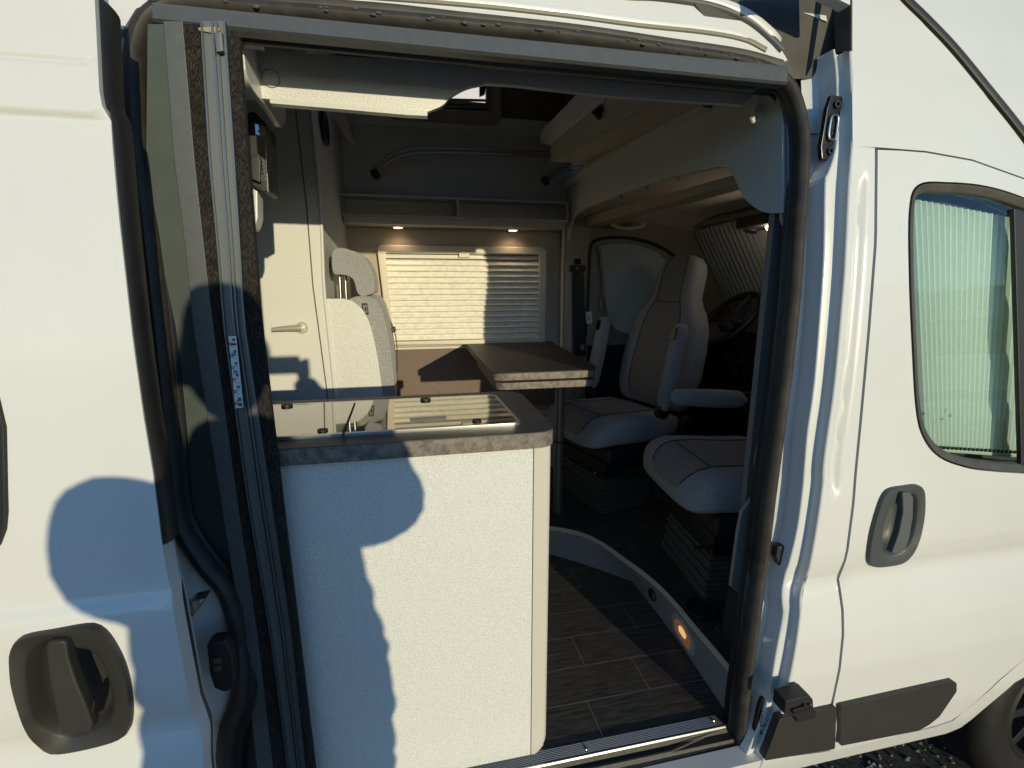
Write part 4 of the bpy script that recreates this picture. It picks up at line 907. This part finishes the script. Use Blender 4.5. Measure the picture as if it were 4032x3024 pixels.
# ---- dining table
tb = thing('dining_table', 'dark wood dining table with second leaf folded beneath on one leg', 'table', (.69,1.22,.62))
ZT = 1.387
tpts = [atZ(1008,743,ZT), atZ(1058,806,ZT), atZ(1272,789,ZT), atZ(1192,737,ZT)]
tpts[1][1] -= .0; P2 = rounded([(p[0], p[1]) for p in [tpts[0], np.array([.300,.845,0]), np.array([.700,.845,0]), np.array([.735,.93,0]), np.array([.815,1.83,0])]], [0,.05,.03,.10,0], 7)
m = MB(); m.prism([(x, y, ZT-.003) for x, y in P2], (0,0,.003)); m.build('table_top', WORK_D, tb)
m = MB(); m.prism([(x, y, ZT-.030) for x, y in P2], (0,0,.0265)); m.build('table_edge', WORK_E, tb, bevel=.002)
P3 = rounded([(.325,1.45),(.310,.850),(.700,.850),(.735,.94),(.79,1.45)], [0,.05,.03,.10,0], 7)
m = MB(); m.prism([(x, y, ZT-.066) for x, y in P3], (0,0,.027)); m.build('folded_leaf', WORK_E, tb, bevel=.002)
lx, ly = atZ(1204,1105,.62)[:2]
m = MB(); m.tube([(lx,ly,.985),(lx,ly,ZT-.066)], .0225, 20); m.build('leg', mat('leg_grey', (.20,.20,.195), .35, .6), tb)
MB().tube([(lx,ly,.622),(lx,ly,.983)], .0245, 20).build('leg_sleeve', mat('leg_grey', (.2,.2,.2)), tb)
MB().disc((lx,ly,.978), (0,0,1), .0252, .007, 20).build('leg_collar', BLACKP, tb)
MB().tube([(lx+.06,ly-.05,ZT-.085),(lx+.06,ly-.05,ZT-.067)], .018, 14).build('leaf_pivot', BLACKP, tb)
# ================================================================== CAB
# far B-pillar trim, ceiling, far door
m = MB(); R = []
for z in np.linspace(.64, 2.12, 12):
    R.append([(.865,1.86,z),(.868,1.80,z),(.885,1.775,z),(.93,1.765,z),(.975,1.775,z),(1.03,1.80,z),(1.03,1.86,z)])
m.grid(R).build('far_pillar_trim', mat('pillar_beige', (.33,.29,.235), .6, var=(80,.05)), van, angle=50)
MB().tube([(.868,1.79,z) for z in np.linspace(.64,2.05,12)], .008, 8).build('pillar_edge_trim', CREAM, van)
m = MB(); R = []
for x in np.linspace(.89, 2.02, 14):
    R.append([(x, y, 2.145-.02*(x-.9)-.14*max(0, x-1.45)-.10*abs((y-1.0)/.85)**4) for y in np.linspace(.17, 1.87, 17)])
m.grid(R).build('cab_headlining', CABL, van)
m = MB(); R = []
for t in np.linspace(0, 1, 6): R.append([(x, 1.86-.06*math.sin(t*1.2), .64+.86*t) for x in (1.03,1.4,1.8,2.3)])
m.grid(R).build('far_door_card', BLACKP, van)
m = MB(); m.prism([(1.03,1.80,1.36),(2.4,1.80,1.36),(1.97,1.80,2.06),(1.55,1.80,2.09),(1.03,1.80,2.10)], (0,.06,0)); m.build('far_door_frame', mat('door_frame_beige', (.25,.225,.185), .65), van)
cl = [(1258,770),(1268,690),(1272,600),(1275,545),(1283,522),(1320,513),(1370,516),(1420,530),(1460,556),(1480,590)]
MB().tube([atY(p[0], p[1], 1.79) for p in spline(cl, 5)], .009, 8).build('far_door_seal', RUBBER, van)
fb = thing('far_door_blind', 'folded pleated blind over the far cab door window', 'blind', (1.35,1.79,1.4))
ol = spline([(1294,533),(1310,525),(1352,525),(1400,533),(1440,560),(1480,600),(1480,640),(1440,680),(1400,715),(1352,720),(1326,712),(1312,690),(1306,640),(1299,620)], 4, True)
# fan of pleats between top edge and bottom edge
topc = [atY(*p,1.785) for p in ((1293,531),(1330,525),(1380,529),(1420,545),(1470,590))]; botc = [atY(*p,1.785) for p in ((1312,690),(1330,712),(1352,720),(1385,722),(1430,700))]
tp_, bt_ = resample(topc, 61), resample(botc, 61)
m = MB(); m.grid([[a+np.array([0,.009 if i % 2 else -.010,0]) for i, a in enumerate(tp_)], [a+np.array([0,.009 if i % 2 else -.010,0]) for i, a in enumerate(bt_)]]); m.build('pleats', PLEAT_C, fb, angle=5)
fr = [atY(*p,1.786) for p in ((1290,529),(1296,545),(1302,600),(1304,640),(1297,642),(1297,668),(1306,670),(1310,692),(1328,716),(1352,724),(1390,724))]
MB().tube(fr, .007, 8).build('blind_frame', mat('blind_frame_beige', (.30,.27,.22), .6), fb)
# windscreen blind
wb = thing('windscreen_blind', 'grey pleated blackout blind closed across the windscreen', 'blind', (2.2,1.0,1.4))
n = 90; R0, R1 = [], []
for i in range(n+1):
    y = .18+1.70*i/n; d = .008 if i % 2 else -.008
    R0.append((1.67+d, y*.985, 2.04-.03*abs(y-1)**2)); R1.append((2.05+d, y*.985+.01, 1.425))
m = MB(); m.grid([R0, R1]); m.build('pleats', mat('windscreen_cloth', (.34,.36,.35), .9), wb, angle=5)
MB().tube([(1.655,y,2.055) for y in np.linspace(.2,1.83,6)], .02, 10).build('blind_cassette', mat('cassette_beige', (.27,.24,.20), .6), wb)
# sun visors and cab lamp
for y0, y1, nm in ((.95,1.62,'far'),(.25,.86,'near')):
    v = thing('sun_visor', 'beige sun visor folded up on the '+('driver' if nm == 'far' else 'passenger')+' side of the cab roof', 'sun visor', (1.8,(y0+y1)/2,2.05))
    m = MB(); m.prism(rounded([(1.36,y0),(1.60,y0),(1.60,y1),(1.36,y1)], .04, 5) and [np.array([p[0],p[1],2.112-.16*max(0,p[0]-1.45)]) for p in rounded([(1.36,y0),(1.60,y0),(1.60,y1),(1.36,y1)], .04, 5)], (0,0,-.018)); m.build('visor_pad', mat('visor_beige', (.5,.45,.36), .9), v, bevel=.005)
cabl = thing('cab_lamp', 'lit round cab reading lamp in a black overhead console', 'lamp', (1.6,.75,2.05))
c = atX(1664,494,1.56)
m = MB(); m.prism([(1.50,c[1]-.05,c[2]+.012),(1.66,c[1]-.05,c[2]+.012),(1.66,c[1]+.16,c[2]+.012),(1.50,c[1]+.16,c[2]+.012)], (0,0,.05)); m.build('console', BLACKP, cabl, bevel=.012, seg=3)
MB().disc(c+np.array([0,0,.006]), (-.5,-.3,-.8), .022, .006, 24, .018).build('lamp_lens', mat('cab_lamp_glow', (.9,.8,.6), .3, emit=((1.,.72,.45), 3.)), cabl)
L = bpy.data.lights.new('cab_lamp_glow', 'POINT'); L.energy = .5; L.color = (1,.84,.66); L.shadow_soft_size = .03
lo = bpy.data.objects.new('cab_lamp_glow', L); COL.objects.link(lo); lo.parent = cabl; lo.location = Vector(c+np.array([-.02,0,-.045]))-Vector(BASE[cabl])
m = MB(); m.disc(atX(1625,487,1.58), (-.3,0,-1), .05, .03, 20, .03); m.build('overhead_dome', BLACKP, cabl)
gh = [atY(*p,1.70) for p in ((1318,478),(1326,487),(1345,493),(1370,493),(1388,487),(1392,480))]
MB().tube(spline(gh, 4), .010, 10).build('grab_handle', CABL, van)
# dashboard and steering wheel
da = thing('dashboard', 'black dashboard in the dark cab behind the swivel seats', 'dashboard', (2.1,1.0,.65))
m = MB(); m.prism([(1.83,.12,.64),(1.83,.12,1.12),(1.90,.12,1.30),(2.0,.12,1.40),(2.35,.12,1.42),(2.65,.12,1.36),(2.65,.12,.64)], (0,1.74,0)); m.build('dash_body', mat('dash_black', (.012,.012,.013), .6, bump=(300,.2)), da, bevel=.02, seg=3)
m = MB(); m.prism([(1.80,.80,.64),(1.76,.80,1.0),(1.84,.80,1.28),(1.95,.80,1.3),(1.95,.80,.64)], (0,.28,0)); m.build('centre_console', mat('console_black', (.012,.012,.013), .5), da, bevel=.015)
for p in ((1590,805),(1606,780),(1575,770)):
    c = atX(*p,1.80); ring_disc(c, (-1,0,0), .012, .02, .02).build('dash_knob', mat('knob', (.05,.05,.05), .25), da)
sw = thing('steering_wheel', 'black steering wheel beyond the driver seat', 'steering wheel', (1.78,1.36,1.3))
sc_ = atX(1572,690,1.74); ax = np.array([-.72,.05,.69]); ax /= np.linalg.norm(ax); u = np.cross(ax, [0,0,1.]); u /= np.linalg.norm(u); w = np.cross(ax, u)
MB().tube([sc_+u*.19*math.cos(t)+w*.19*math.sin(t) for t in np.linspace(0, 2*math.pi, 40, endpoint=False)], .016, 12, closed=True).build('rim', mat('wheel_leather', (.02,.02,.02), .45), sw)
MB().disc(sc_-ax*.03, ax, .07, .04, 24, .055).build('hub', mat('hub_grey', (.06,.06,.06), .4), sw, bevel=.006)
for t in (.1, math.pi-.1, -math.pi/2): 
    a, b = sc_+u*.05*math.cos(t)+w*.05*math.sin(t), sc_+u*.185*math.cos(t)+w*.185*math.sin(t); MB().tube([a,b], .014, 8).build('spoke', mat('hub_grey', (.06,.06,.06)), sw)
MB().tube([sc_-ax*.03, sc_-ax*.30], .03, 12).build('column', BLACKP, sw)
# seat belt on the far pillar
sb = thing('seat_belt', 'black seat belt hanging from the far cab pillar', 'seat belt', (.98,1.76,1.0))
MB().prism([atY(*p,1.755) for p in ((1236,590),(1262,590),(1266,770),(1238,770))], (0,.004,0)).build('webbing', BLACKP, sb)
MB().prism([atY(*p,1.74) for p in rounded([(1231,572),(1266,572),(1266,588),(1231,588)], 5, 4)], (0,.012,0)).build('anchor', BLACKP, sb, bevel=.004)
MB().disc(atY(1246,579,1.738), (0,-1,0), .011, .008, 16, .008).build('anchor_bolt', STEEL, sb)
MB().prism([atY(*p,1.755) for p in ((1242,560),(1254,558),(1255,570),(1243,571))], (0,.01,0)).build('slot', mat('void_black', (.004,.004,.004)), sb)
MB().prism([atY(*p,1.745) for p in ((1250,740),(1266,740),(1266,762),(1250,762))], (0,.012,0)).build('buckle', BLACKP, sb, bevel=.003)
MB().prism([atY(*p,1.742) for p in ((1255,745),(1262,745),(1262,755),(1255,755))], (0,.003,0)).build('buckle_tongue', ALU_L, sb)
ps = thing('pillar_sticker', 'small white pictogram sticker on the far door frame', 'sticker', (1.05,1.78,1.45))
MB().prism([atY(*p,1.779) for p in ((1265,674),(1278,673),(1280,698),(1267,700))], (0,.001,0)).build('sticker_sheet', mat('white_label', (.7,.7,.7)), ps)
for s in (1,-1): MB().prism([atY(1272.5+s*a, 686+b, 1.7775) for a, b in ((-4,-5),(-3,-5.5),(4,5),(3,5.5))], (0,.0006,0)).build('sticker_mark', dk, ps)

# ---- swivel seats
def loft(secs, nseg=40, e=.62):
    """secs: centre, right, normal, half width, depth, bolster height -> two face groups (sides, centre panel)"""
    V_, FS, FC = [], [], []
    for (c, r, nn, hw, dp, bo) in secs:
        for k in range(nseg):
            t = 2*math.pi*(k+.5)/nseg; cu, su = math.cos(t), math.sin(t)
            u = math.copysign(abs(cu)**e, cu); v = math.copysign(abs(su)**e, su)
            V_.append(c+r*hw*u+nn*(dp/2*v+(bo*(abs(u)**2.6-.35) if v > 0 else 0)))
    n = len(secs)
    for i in range(n-1):
        for k in range(nseg):
            t = 2*math.pi*(k+1)/nseg; f = (i*nseg+k, i*nseg+(k+1) % nseg, (i+1)*nseg+(k+1) % nseg, (i+1)*nseg+k)
            u = abs(math.cos(t))**e
            (FC if (math.sin(t) > .25 and u < .60) else FS).append(f)
    FS += [tuple(range(nseg)), tuple(range(n*nseg-1, (n-1)*nseg-1, -1))]
    return V_, FS, FC
PIPE = mat('seam_piping', (.07,.07,.072), .8)
def piping(secs, parent, nseg=40, e=.62):
    ks = [k for k in range(nseg) if math.sin(2*math.pi*(k+.5)/nseg) > .2]
    flag = lambda k: math.sin(2*math.pi*(k+1)/nseg) > .25 and abs(math.cos(2*math.pi*(k+1)/nseg))**e < .60
    for k in range(1, nseg):
        if flag(k) != flag(k-1):
            L = []
            for (c, r, nn, hw, dp, bo) in secs[1:-1]:
                t = 2*math.pi*(k+.5)/nseg; cu, su = math.cos(t), math.sin(t)
                u = math.copysign(abs(cu)**e, cu); v = math.copysign(abs(su)**e, su)
                L.append(c+r*hw*u+nn*(dp/2*v+(bo*(abs(u)**2.6-.35) if v > 0 else 0)))
            MB().tube(spline(L, 3), .0032, 6).build('piping', PIPE, parent)
    # cross seam
    c, r, nn, hw, dp, bo = secs[len(secs)//2]
    L = []
    for k in ks:
        t = 2*math.pi*(k+.5)/nseg; cu, su = math.cos(t), math.sin(t); u = math.copysign(abs(cu)**e, cu); v = math.copysign(abs(su)**e, su)
        if abs(u) < .62: L.append(c+r*hw*u+nn*(dp/2*v+bo*(abs(u)**2.6-.35)+.0005))
    if len(L) > 2: MB().tube(L, .0026, 6).build('cross_seam', PIPE, parent)
def swivel_seat(name, label, origin, yaw, zseat=1.105, arms=()):
    s = thing(name, label, 'seat', (origin[0], origin[1], .622))
    fwd = np.array([-math.cos(yaw), -math.sin(yaw), 0]); rgt = np.array([fwd[1], -fwd[0], 0]); Z = np.array([0,0,1.]); o = np.array([origin[0], origin[1], 0])
    # cushion, back to front
    secs = []
    for a, hw, dp, dz in ((-.22,.20,.10,-.02),(-.20,.235,.13,-.01),(-.12,.25,.15,0),(0,.255,.155,.0),(.12,.262,.155,.006),(.20,.262,.15,.008),(.245,.255,.14,.0),(.275,.24,.115,-.012),(.292,.215,.08,-.025),(.30,.19,.05,-.035)):
        secs.append((o+fwd*a+Z*(zseat-.075+dz), rgt, Z, hw, dp, .022))
    piping(secs, s); V_, FS, FC = loft(secs); mesh_obj('seat_bolsters', V_, FS, FAB_G, s, angle=60); mesh_obj('seat_centre', V_, FC, FAB_B, s, angle=60)
    secs = []; lean = math.radians(13)
    for h, hw, dp in ((0,.19,.09),(.03,.225,.13),(.10,.248,.155),(.20,.255,.165),(.32,.25,.16),(.42,.235,.15),(.49,.205,.14),(.54,.165,.13),(.58,.146,.122),(.64,.143,.125),(.70,.140,.125),(.745,.128,.11),(.775,.10,.085),(.788,.06,.05)):
        nn = fwd*math.cos(lean)+Z*math.sin(lean); c = o-fwd*(.235+.05*0)+Z*(zseat-.02)+(Z*math.cos(lean)-fwd*math.sin(lean))*h
        secs.append((c, rgt, nn, hw, dp, .03 if h < .5 else .012))
    piping(secs, s); V_, FS, FC = loft(secs); mesh_obj('back_bolsters', V_, FS, FAB_G, s, angle=60); mesh_obj('back_centre', V_, FC, FAB_B, s, angle=60)
    # headrest facing panel seam
    b = MB()
    def bx(a0,a1,w,z0,z1): return [o+fwd*a0-rgt*w+Z*z0, o+fwd*a1-rgt*w+Z*z0, o+fwd*a1+rgt*w+Z*z0, o+fwd*a0+rgt*w+Z*z0], Z*(z1-z0)
    P, v = bx(-.24,.22,.235,zseat-.215,zseat-.135); MB().prism(P, v).build('seat_pan', BLACKP, s, bevel=.02, seg=3)
    P, v = bx(-.20,.20,.20,zseat-.30,zseat-.225); MB().prism(P, v).build('swivel_frame', mat('frame_black', (.015,.015,.015), .4), s, bevel=.006)
    P, v = bx(-.30,.30,.006,zseat-.232,zseat-.226); MB().prism([p-rgt*.245 for p in P], v).build('slide_rail', STEEL, s)
    P, v = bx(.05,.13,.03,zseat-.27,zseat-.235); MB().prism([p-rgt*.25 for p in P], v).build('adjust_lever', BLACKP, s, bevel=.006)
    zz0 = .6235; step = (zseat-.31-zz0)/9
    ped = mat('pedestal_beige', (.085,.08,.068), .7)
    for k in range(9):
        w = .17+.004*(k % 2)+.005*(8-k)*.3
        P, v = bx(-w-.02, w+.02, w, zz0+step*k, zz0+step*(k+.86)); MB().prism(P, v).build('pedestal_rib', ped, s, bevel=.004, seg=2)
    P, v = bx(-.19,.17,.165,zz0,zseat-.305); MB().prism(P, v).build('pedestal_core', mat('pedestal_core', (.06,.055,.05), .8), s)
    for side, up_ in arms:
        c = o-fwd*(.045 if up_ else .17)+rgt*.285*side+Z*(zseat+(.035 if up_ else .125))
        d = (Z*.97-fwd*.20) if up_ else (fwd*.995+Z*.06)
        L = [c+d*(q*(1.25 if up_ else 1)) for q in (0,.03,.12,.26,.31,.325)]
        m = MB().tube(L, [.022,.036,.040,.037,.033,.018], 16, rx=None); a = m.build('armrest', FAB_G, s, angle=60)
        e_ = c+d*.37+(fwd*.028 if up_ else -Z*.0); 
        if up_: MB().prism([e_+fwd*.008+rgt*q[0]+d*q[1] for q in ((-.014,-.035),(.014,-.035),(.014,.02),(-.014,.02))], fwd*.006).build('arm_release', mat('gloss_black', (.01,.01,.01)), a, bevel=.002)
        MB().disc(c-rgt*side*.02-d*.01, rgt*side, .035, .03, 20).build('arm_pivot', BLACKP, a)
    MB().disc(o-fwd*.22-rgt*.25+Z*(zseat-.06), -rgt, .045, .03, 20, .035).build('recliner_knob', BLACKP, s, bevel=.004)
    return s
swivel_seat('driver_seat', 'far grey swivel seat turned towards the table, armrest raised', (1.03,1.36), rad(14), arms=((-1,True),(1,True)))
swivel_seat('passenger_seat', 'near grey swivel seat partly hidden by the door pillar, armrest lowered', (1.19,.60), rad(-6), zseat=1.105, arms=((1,False),))

# ---- trim behind the near pillar
gp = [(1690,452),(1708,452),(1706,529),(1702,626),(1684,824),(1662,990),(1640,1160),(1618,1300),(1579,1268),(1594,1154),(1603,1106),(1630,1071),(1636,987),(1668,824),(1687,626),(1692,529)]
PY(gp, .175, .012).build('pillar_trim_inner', mat('pillar_grey', (.32,.31,.285), .55, var=(60,.04)), van, bevel=.002)
bp2 = [(1574,1266),(1628,1314),(1602,1478),(1596,1580),(1560,1450),(1545,1380),(1566,1330)]
PX([(1573,1267),(1627,1314),(1602,1478),(1590,1470),(1556,1400),(1562,1330)], .93, .01).build('socket_panel', mat('panel_black', (.03,.03,.03), .55), van, bevel=.002)
PX([(1541,1350),(1556,1362),(1558,1392),(1544,1385)], .925, .004).build('socket_plate', mat('socket_grey', (.05,.05,.05), .4), van, bevel=.001)
MB().tube([atY(p[0], p[1], .15) for p in ((1628,1316),(1602,1478))], .003, 6).build('panel_edge', ALU, van)
ch = thing('cup_holder', 'round black cup holder recess beside the passenger seat', 'cup holder', (.95,.33,.622))
c = atZ(1515,1318,.625); ring_disc(c, (0,0,1), .045, .055, .012, 32).build('rim', RUBBER, ch, bevel=.003); MB().disc(c, (0,0,1), .046, .003, 32).build('base', BLACKP, ch)

# ---- blind behind the near cab door window
nbd = thing('cab_window_blind', 'pale green pleated blind behind the passenger door window', 'blind', (1.35,.1,1.25))
T, B = [], []; yb = .075
for i in range(25):
    for fr_, dy in ((0.,.009),(.10,.0085),(.45,.001),(.80,-.007),(.92,-.008)):
        t = i+fr_; xt, xb_ = 1958+12.9*t, 1988+8.9*t
        T.append(atY(xt, 430+.19*(xt-1968), yb+.042)+np.array([0,dy,0])); B.append(atY(xb_, 966+.06*(xb_-1998), yb+.012)+np.array([0,dy,0]))
m = MB(); m.grid([T, B]); m.build('pleats', PLEAT_M, nbd, angle=14)
n = len(B)-1
MB().tube([B[0]+np.array([0,0,-.006]), B[-1]+np.array([0,0,-.006])], .006, 8).build('bottom_rail', mat('mint_rail', (.55,.62,.54), .5), nbd)
for i in range(3, n, 5):
    c = B[i]+np.array([0,-.002,.004]); MB().disc(c, (0,-1,0), .0045, .002, 10).build('cord_eyelet', mat('void_black', (.004,.004,.004)), nbd)
MB().box(1.12,2.2,.135,.15,1.10,1.96).build('blind_backing_liner', mat('cab_dark_liner', (.05,.055,.06), .8), van)
MB().prism([(1.45,.09,1.16),(1.475,.09,1.16),(1.44,.13,1.93),(1.415,.13,1.93)], (0,.03,0)).build('blind_side_rail', BLACKP, van)
tx = mat('etched_mark', (.16,.22,.20), .5)
for k, (txt, px, py, sz) in enumerate((('E', 2042,888, .012), ('43R', 2034,905, .008), ('III', 2052,898, .012))):
    p = skin(px, py, .0085); o = label_text('glass_marking', txt, sz, p, (rad(90), 0, 0), tx, cdoor)

# ================================================================== PHOTOGRAPHER (stands behind the lens; casts the long shadow)
per = thing('person', 'person in a quilted dark jacket raising a phone in one hand', 'person', (.08,-1.27,0))
JK = mat('jacket_nylon', (.03,.035,.05), .5); SKN = mat('skin', (.50,.33,.25), .5, var=(60,.05)); HAIR = mat('hair', (.05,.035,.025), .7, bump=(120,.6)); TRO = mat('trousers', (.05,.06,.09), .9)
def skin_body(name, pts, edges, radii, root, material, parent, sub=2):
    me = bpy.data.meshes.new(name); b = BASE[parent]
    me.from_pydata([tuple(np.array(p)-b) for p in pts], edges, []); o = bpy.data.objects.new(name, me); COL.objects.link(o)
    md = o.modifiers.new('skin', 'SKIN'); md.use_smooth_shade = True
    for i, r in enumerate(radii): me.skin_vertices[0].data[i].radius = (r, r) if not isinstance(r, tuple) else r
    for i in range(len(pts)): me.skin_vertices[0].data[i].use_root = (i == root)
    s = o.modifiers.new('sub', 'SUBSURF'); s.levels = sub; s.render_levels = sub
    dg = bpy.context.evaluated_depsgraph_get(); m2 = bpy.data.meshes.new_from_object(o.evaluated_get(dg)); bpy.data.objects.remove(o)
    m2.materials.clear(); m2.materials.append(material)
    for p in m2.polygons: p.use_smooth = True
    o = bpy.data.objects.new(name, m2); COL.objects.link(o); o.parent = parent; BASE[o] = b
    return o
# one continuous clothed body: pelvis, spine, neck, arms to wrists, legs
B_ = [(.08,-1.27,.98),(.08,-1.27,1.15),(.075,-1.27,1.32),(.065,-1.27,1.44),(.042,-1.26,1.56),(.03,-1.245,1.66),
      (-.080,-1.25,1.478),(-.140,-1.19,1.465),(-.182,-1.10,1.452),(-.10,-1.04,1.475),(-.03,-1.03,1.495),
      (.20,-1.25,1.50),(.255,-1.16,1.42),(.272,-1.08,1.425),(.20,-.99,1.55),(.135,-.93,1.655),
      (-.03,-1.27,.90),(-.045,-1.25,.52),(-.05,-1.28,.12),(-.05,-1.15,.05),
      (.19,-1.27,.90),(.205,-1.25,.52),(.21,-1.28,.12),(.21,-1.15,.05)]
E_ = [(0,1),(1,2),(2,3),(3,4),(4,5),(3,6),(6,7),(7,8),(8,9),(9,10),(3,11),(11,12),(12,13),(13,14),(14,15),(0,16),(16,17),(17,18),(18,19),(0,20),(20,21),(21,22),(22,23)]
R_ = [(.22,.16),(.205,.15),(.19,.14),(.140,.12),(.062,.07),(.058,.06), .105,.122,.130,.075,.036, .11,.10,.092,.066,.036, .125,.085,.062,.05, .125,.085,.062,.05]
body = skin_body('body', B_, E_, R_, 0, JK, per, 3)
from mathutils import noise as mnoise
for v in body.data.vertices:   # folds and puffs of the quilted cloth
    n_ = v.normal.copy(); f_ = mnoise.noise(v.co*9.)*.012+abs(mnoise.noise(v.co*24.))*.008
    v.co += n_*f_
# quilted jacket shell: stacked puffed rings in one surface
m = MB(); R = []
for z in np.arange(.74, 1.545, .008):
    hw = float(np.interp(z, [.74,.9,1.1,1.25,1.40,1.48,1.54], [.215,.222,.208,.200,.198,.17,.10])); dp = hw*.74; cx = float(np.interp(z, [.74,1.0,1.3,1.54], [.078,.082,.060,.055]))
    zq = z+.012*math.sin(z*17.)+.007*math.sin(z*41.); k = (.004+.005*abs(math.sin(z*9.3)))*abs(math.sin((zq-.74)*math.pi/.078))+.006*math.sin(z*13.)
    R.append([(cx+(hw+k)*math.cos(t)+.003*math.sin(5*t+z*40), -1.27+(dp+k)*math.sin(t), z+.004*math.sin(3*t)) for t in np.linspace(0, 2*math.pi, 49)[:-1]])
m.grid(R, closed=True).build('jacket', JK, body, angle=80)
# head
hc = np.array([.024,-1.235,1.772])
m = MB(); R = []
for a in np.linspace(-math.pi/2+.02, math.pi/2-.02, 24):
    row = []
    for b in np.linspace(0, 2*math.pi, 33)[:-1]:
        x, yv, z = math.cos(a)*math.sin(b), math.cos(a)*math.cos(b), math.sin(a)
        sx = .078*(1-.16*max(0, -z)); sy = .097*(1-.10*max(0, -z)); px, py, pz = x*sx, yv*sy, z*.118
        if yv > .4:
            nose = .026*math.exp(-((px)/.012)**2)*math.exp(-((pz+.018)/.022)**2); eye = -.007*(math.exp(-((abs(px)-.031)/.013)**2)*math.exp(-((pz-.008)/.012)**2)); mouth = .006*math.exp(-(px/.022)**2)*math.exp(-((pz+.062)/.006)**2); chin = .008*math.exp(-(px/.025)**2)*math.exp(-((pz+.095)/.015)**2)
            py += nose+eye+mouth+chin
        row.append(hc+np.array([px, py, pz]))
    R.append(row)
m.grid(R, closed=True); head = m.build('head', SKN, body, angle=80)
m = MB(); R = []
for a in np.linspace(.05, math.pi/2-.02, 12):
    R.append([hc+np.array([.086*math.cos(a)*math.sin(b), .105*math.cos(a)*math.cos(b)-.014, .125*math.sin(a)+.006+(-.05 if math.cos(b) < .2 else .02)*math.cos(a)]) for b in np.linspace(0, 2*math.pi, 33)[:-1]])
m.grid(R, closed=True).build('hair', HAIR, per, angle=80)
# phone in landscape right behind the lens
pho = thing('smartphone', 'dark smartphone held sideways in front of the face', 'phone', (.055,-.905,1.655))
m = MB(); m.prism([(p[0], -.893, p[1]) for p in rounded([(-.022,1.668),(.128,1.668),(.128,1.742),(-.022,1.742)], .010, 5)], (0,-.008,0)); m.build('phone_body', mat('phone_dark', (.03,.03,.035), .3), pho, bevel=.002)
MB().prism([(p[0], -.9015, p[1]) for p in rounded([(-.018,1.672),(.124,1.672),(.124,1.738),(-.018,1.738)], .008, 5)], (0,-.0006,0)).build('phone_screen', DKGLASS, pho)
# hands: palm and five fingers each, one closed on the end of the phone, one at the chest
def hand_mesh(name, wrist, pc, s):
    P = [wrist, pc]; E2 = [(0,1)]; R2 = [.026,.030]
    for k, (dz, ln) in enumerate(((.030,.062),(.012,.068),(-.008,.063),(-.026,.050))):
        b = np.array(pc)+np.array([s*.006,.012,dz]); q1 = b+np.array([s*.012,.024,0]); q2 = q1+np.array([-s*.016,.010,0])*1.; q3 = q2+np.array([-s*.014,-.002,0])
        q3[1] = min(q3[1], -.884); q2[1] = min(q2[1], -.884); q1[1] = min(q1[1], -.888)
        i = len(P); P += [b,q1,q2,q3]; E2 += [(1,i),(i,i+1),(i+1,i+2),(i+2,i+3)]; R2 += [.0105,.0095,.009,.0075]
    b = np.array(pc)+np.array([-s*.010,-.012,.026]); q1 = b+np.array([-s*.018,.0,.018]); q2 = q1+np.array([-s*.016,.006,.004]); i = len(P)
    P += [b,q1,q2]; E2 += [(1,i),(i,i+1),(i+1,i+2)]; R2 += [.013,.0115,.009]
    return skin_body(name, P, E2, R2, 0, SKN, body, 1)
hand_mesh('hand', (-.03,-1.03,1.495), (.015,-1.02,1.505), 1)
hand_mesh('hand', (.140,-.94,1.64), (.142,-.915,1.690), 1)

# ================================================================== parked van across the yard (seen only mirrored in the cab window)
pv_ = thing('parked_van', 'white panel van parked across the yard behind the photographer', 'van', (9.0,-5.6,0))
sec = rounded([(-2.6,.45),(-2.6,2.45),(1.2,2.5),(1.75,1.55),(2.6,1.25),(2.7,.45)], [.08,.2,.25,.15,.25,.1], 5)
MB().prism([(9+x, -6.5, z) for x, z in sec], (0,1.9,0)).build('body', PAINT, pv_, bevel=.05, seg=3)
for y_ in (-6.506,-4.594):
    MB().prism([(9+x, y_, z) for x, z in rounded([(.55,1.45),(1.62,1.45),(1.2,2.05),(.55,2.05)], .06, 4)], (0,-.006 if y_ < -6 else .006,0)).build('side_window', SMOKE, pv_)
    MB().prism([(9+x, y_, z) for x, z in rounded([(-1.6,1.45),(.2,1.45),(.2,2.0),(-1.6,2.0)], .06, 4)], (0,-.006 if y_ < -6 else .006,0)).build('side_window', SMOKE, pv_)
    MB().prism([(9+x, y_, z) for x, z in ((-2.55,.75),(2.6,.75),(2.6,.9),(-2.55,.9))], (0,-.015 if y_ < -6 else .015,0)).build('rubbing_strip', GREYP, pv_)
MB().prism([(9+1.27,-6.35,2.38),(9+1.27,-4.75,2.38),(9+1.76,-4.75,1.60),(9+1.76,-6.35,1.60)], (.02,0,.012)).build('windscreen', SMOKE, pv_)
for x_ in (-1.75,1.85):
    for y_ in (-6.52,-4.80):
        w_ = MB().disc((9+x_, y_, .345), (0,1,0), .345, .22, 40).build('wheel', RUBBER, pv_, bevel=.03, seg=3)
        for d_ in (-.004,.219): MB().disc((9+x_, y_+d_, .345), (0,1,0), .21, .006, 32).build('hub_cap', ALU_L, w_, bevel=.002)
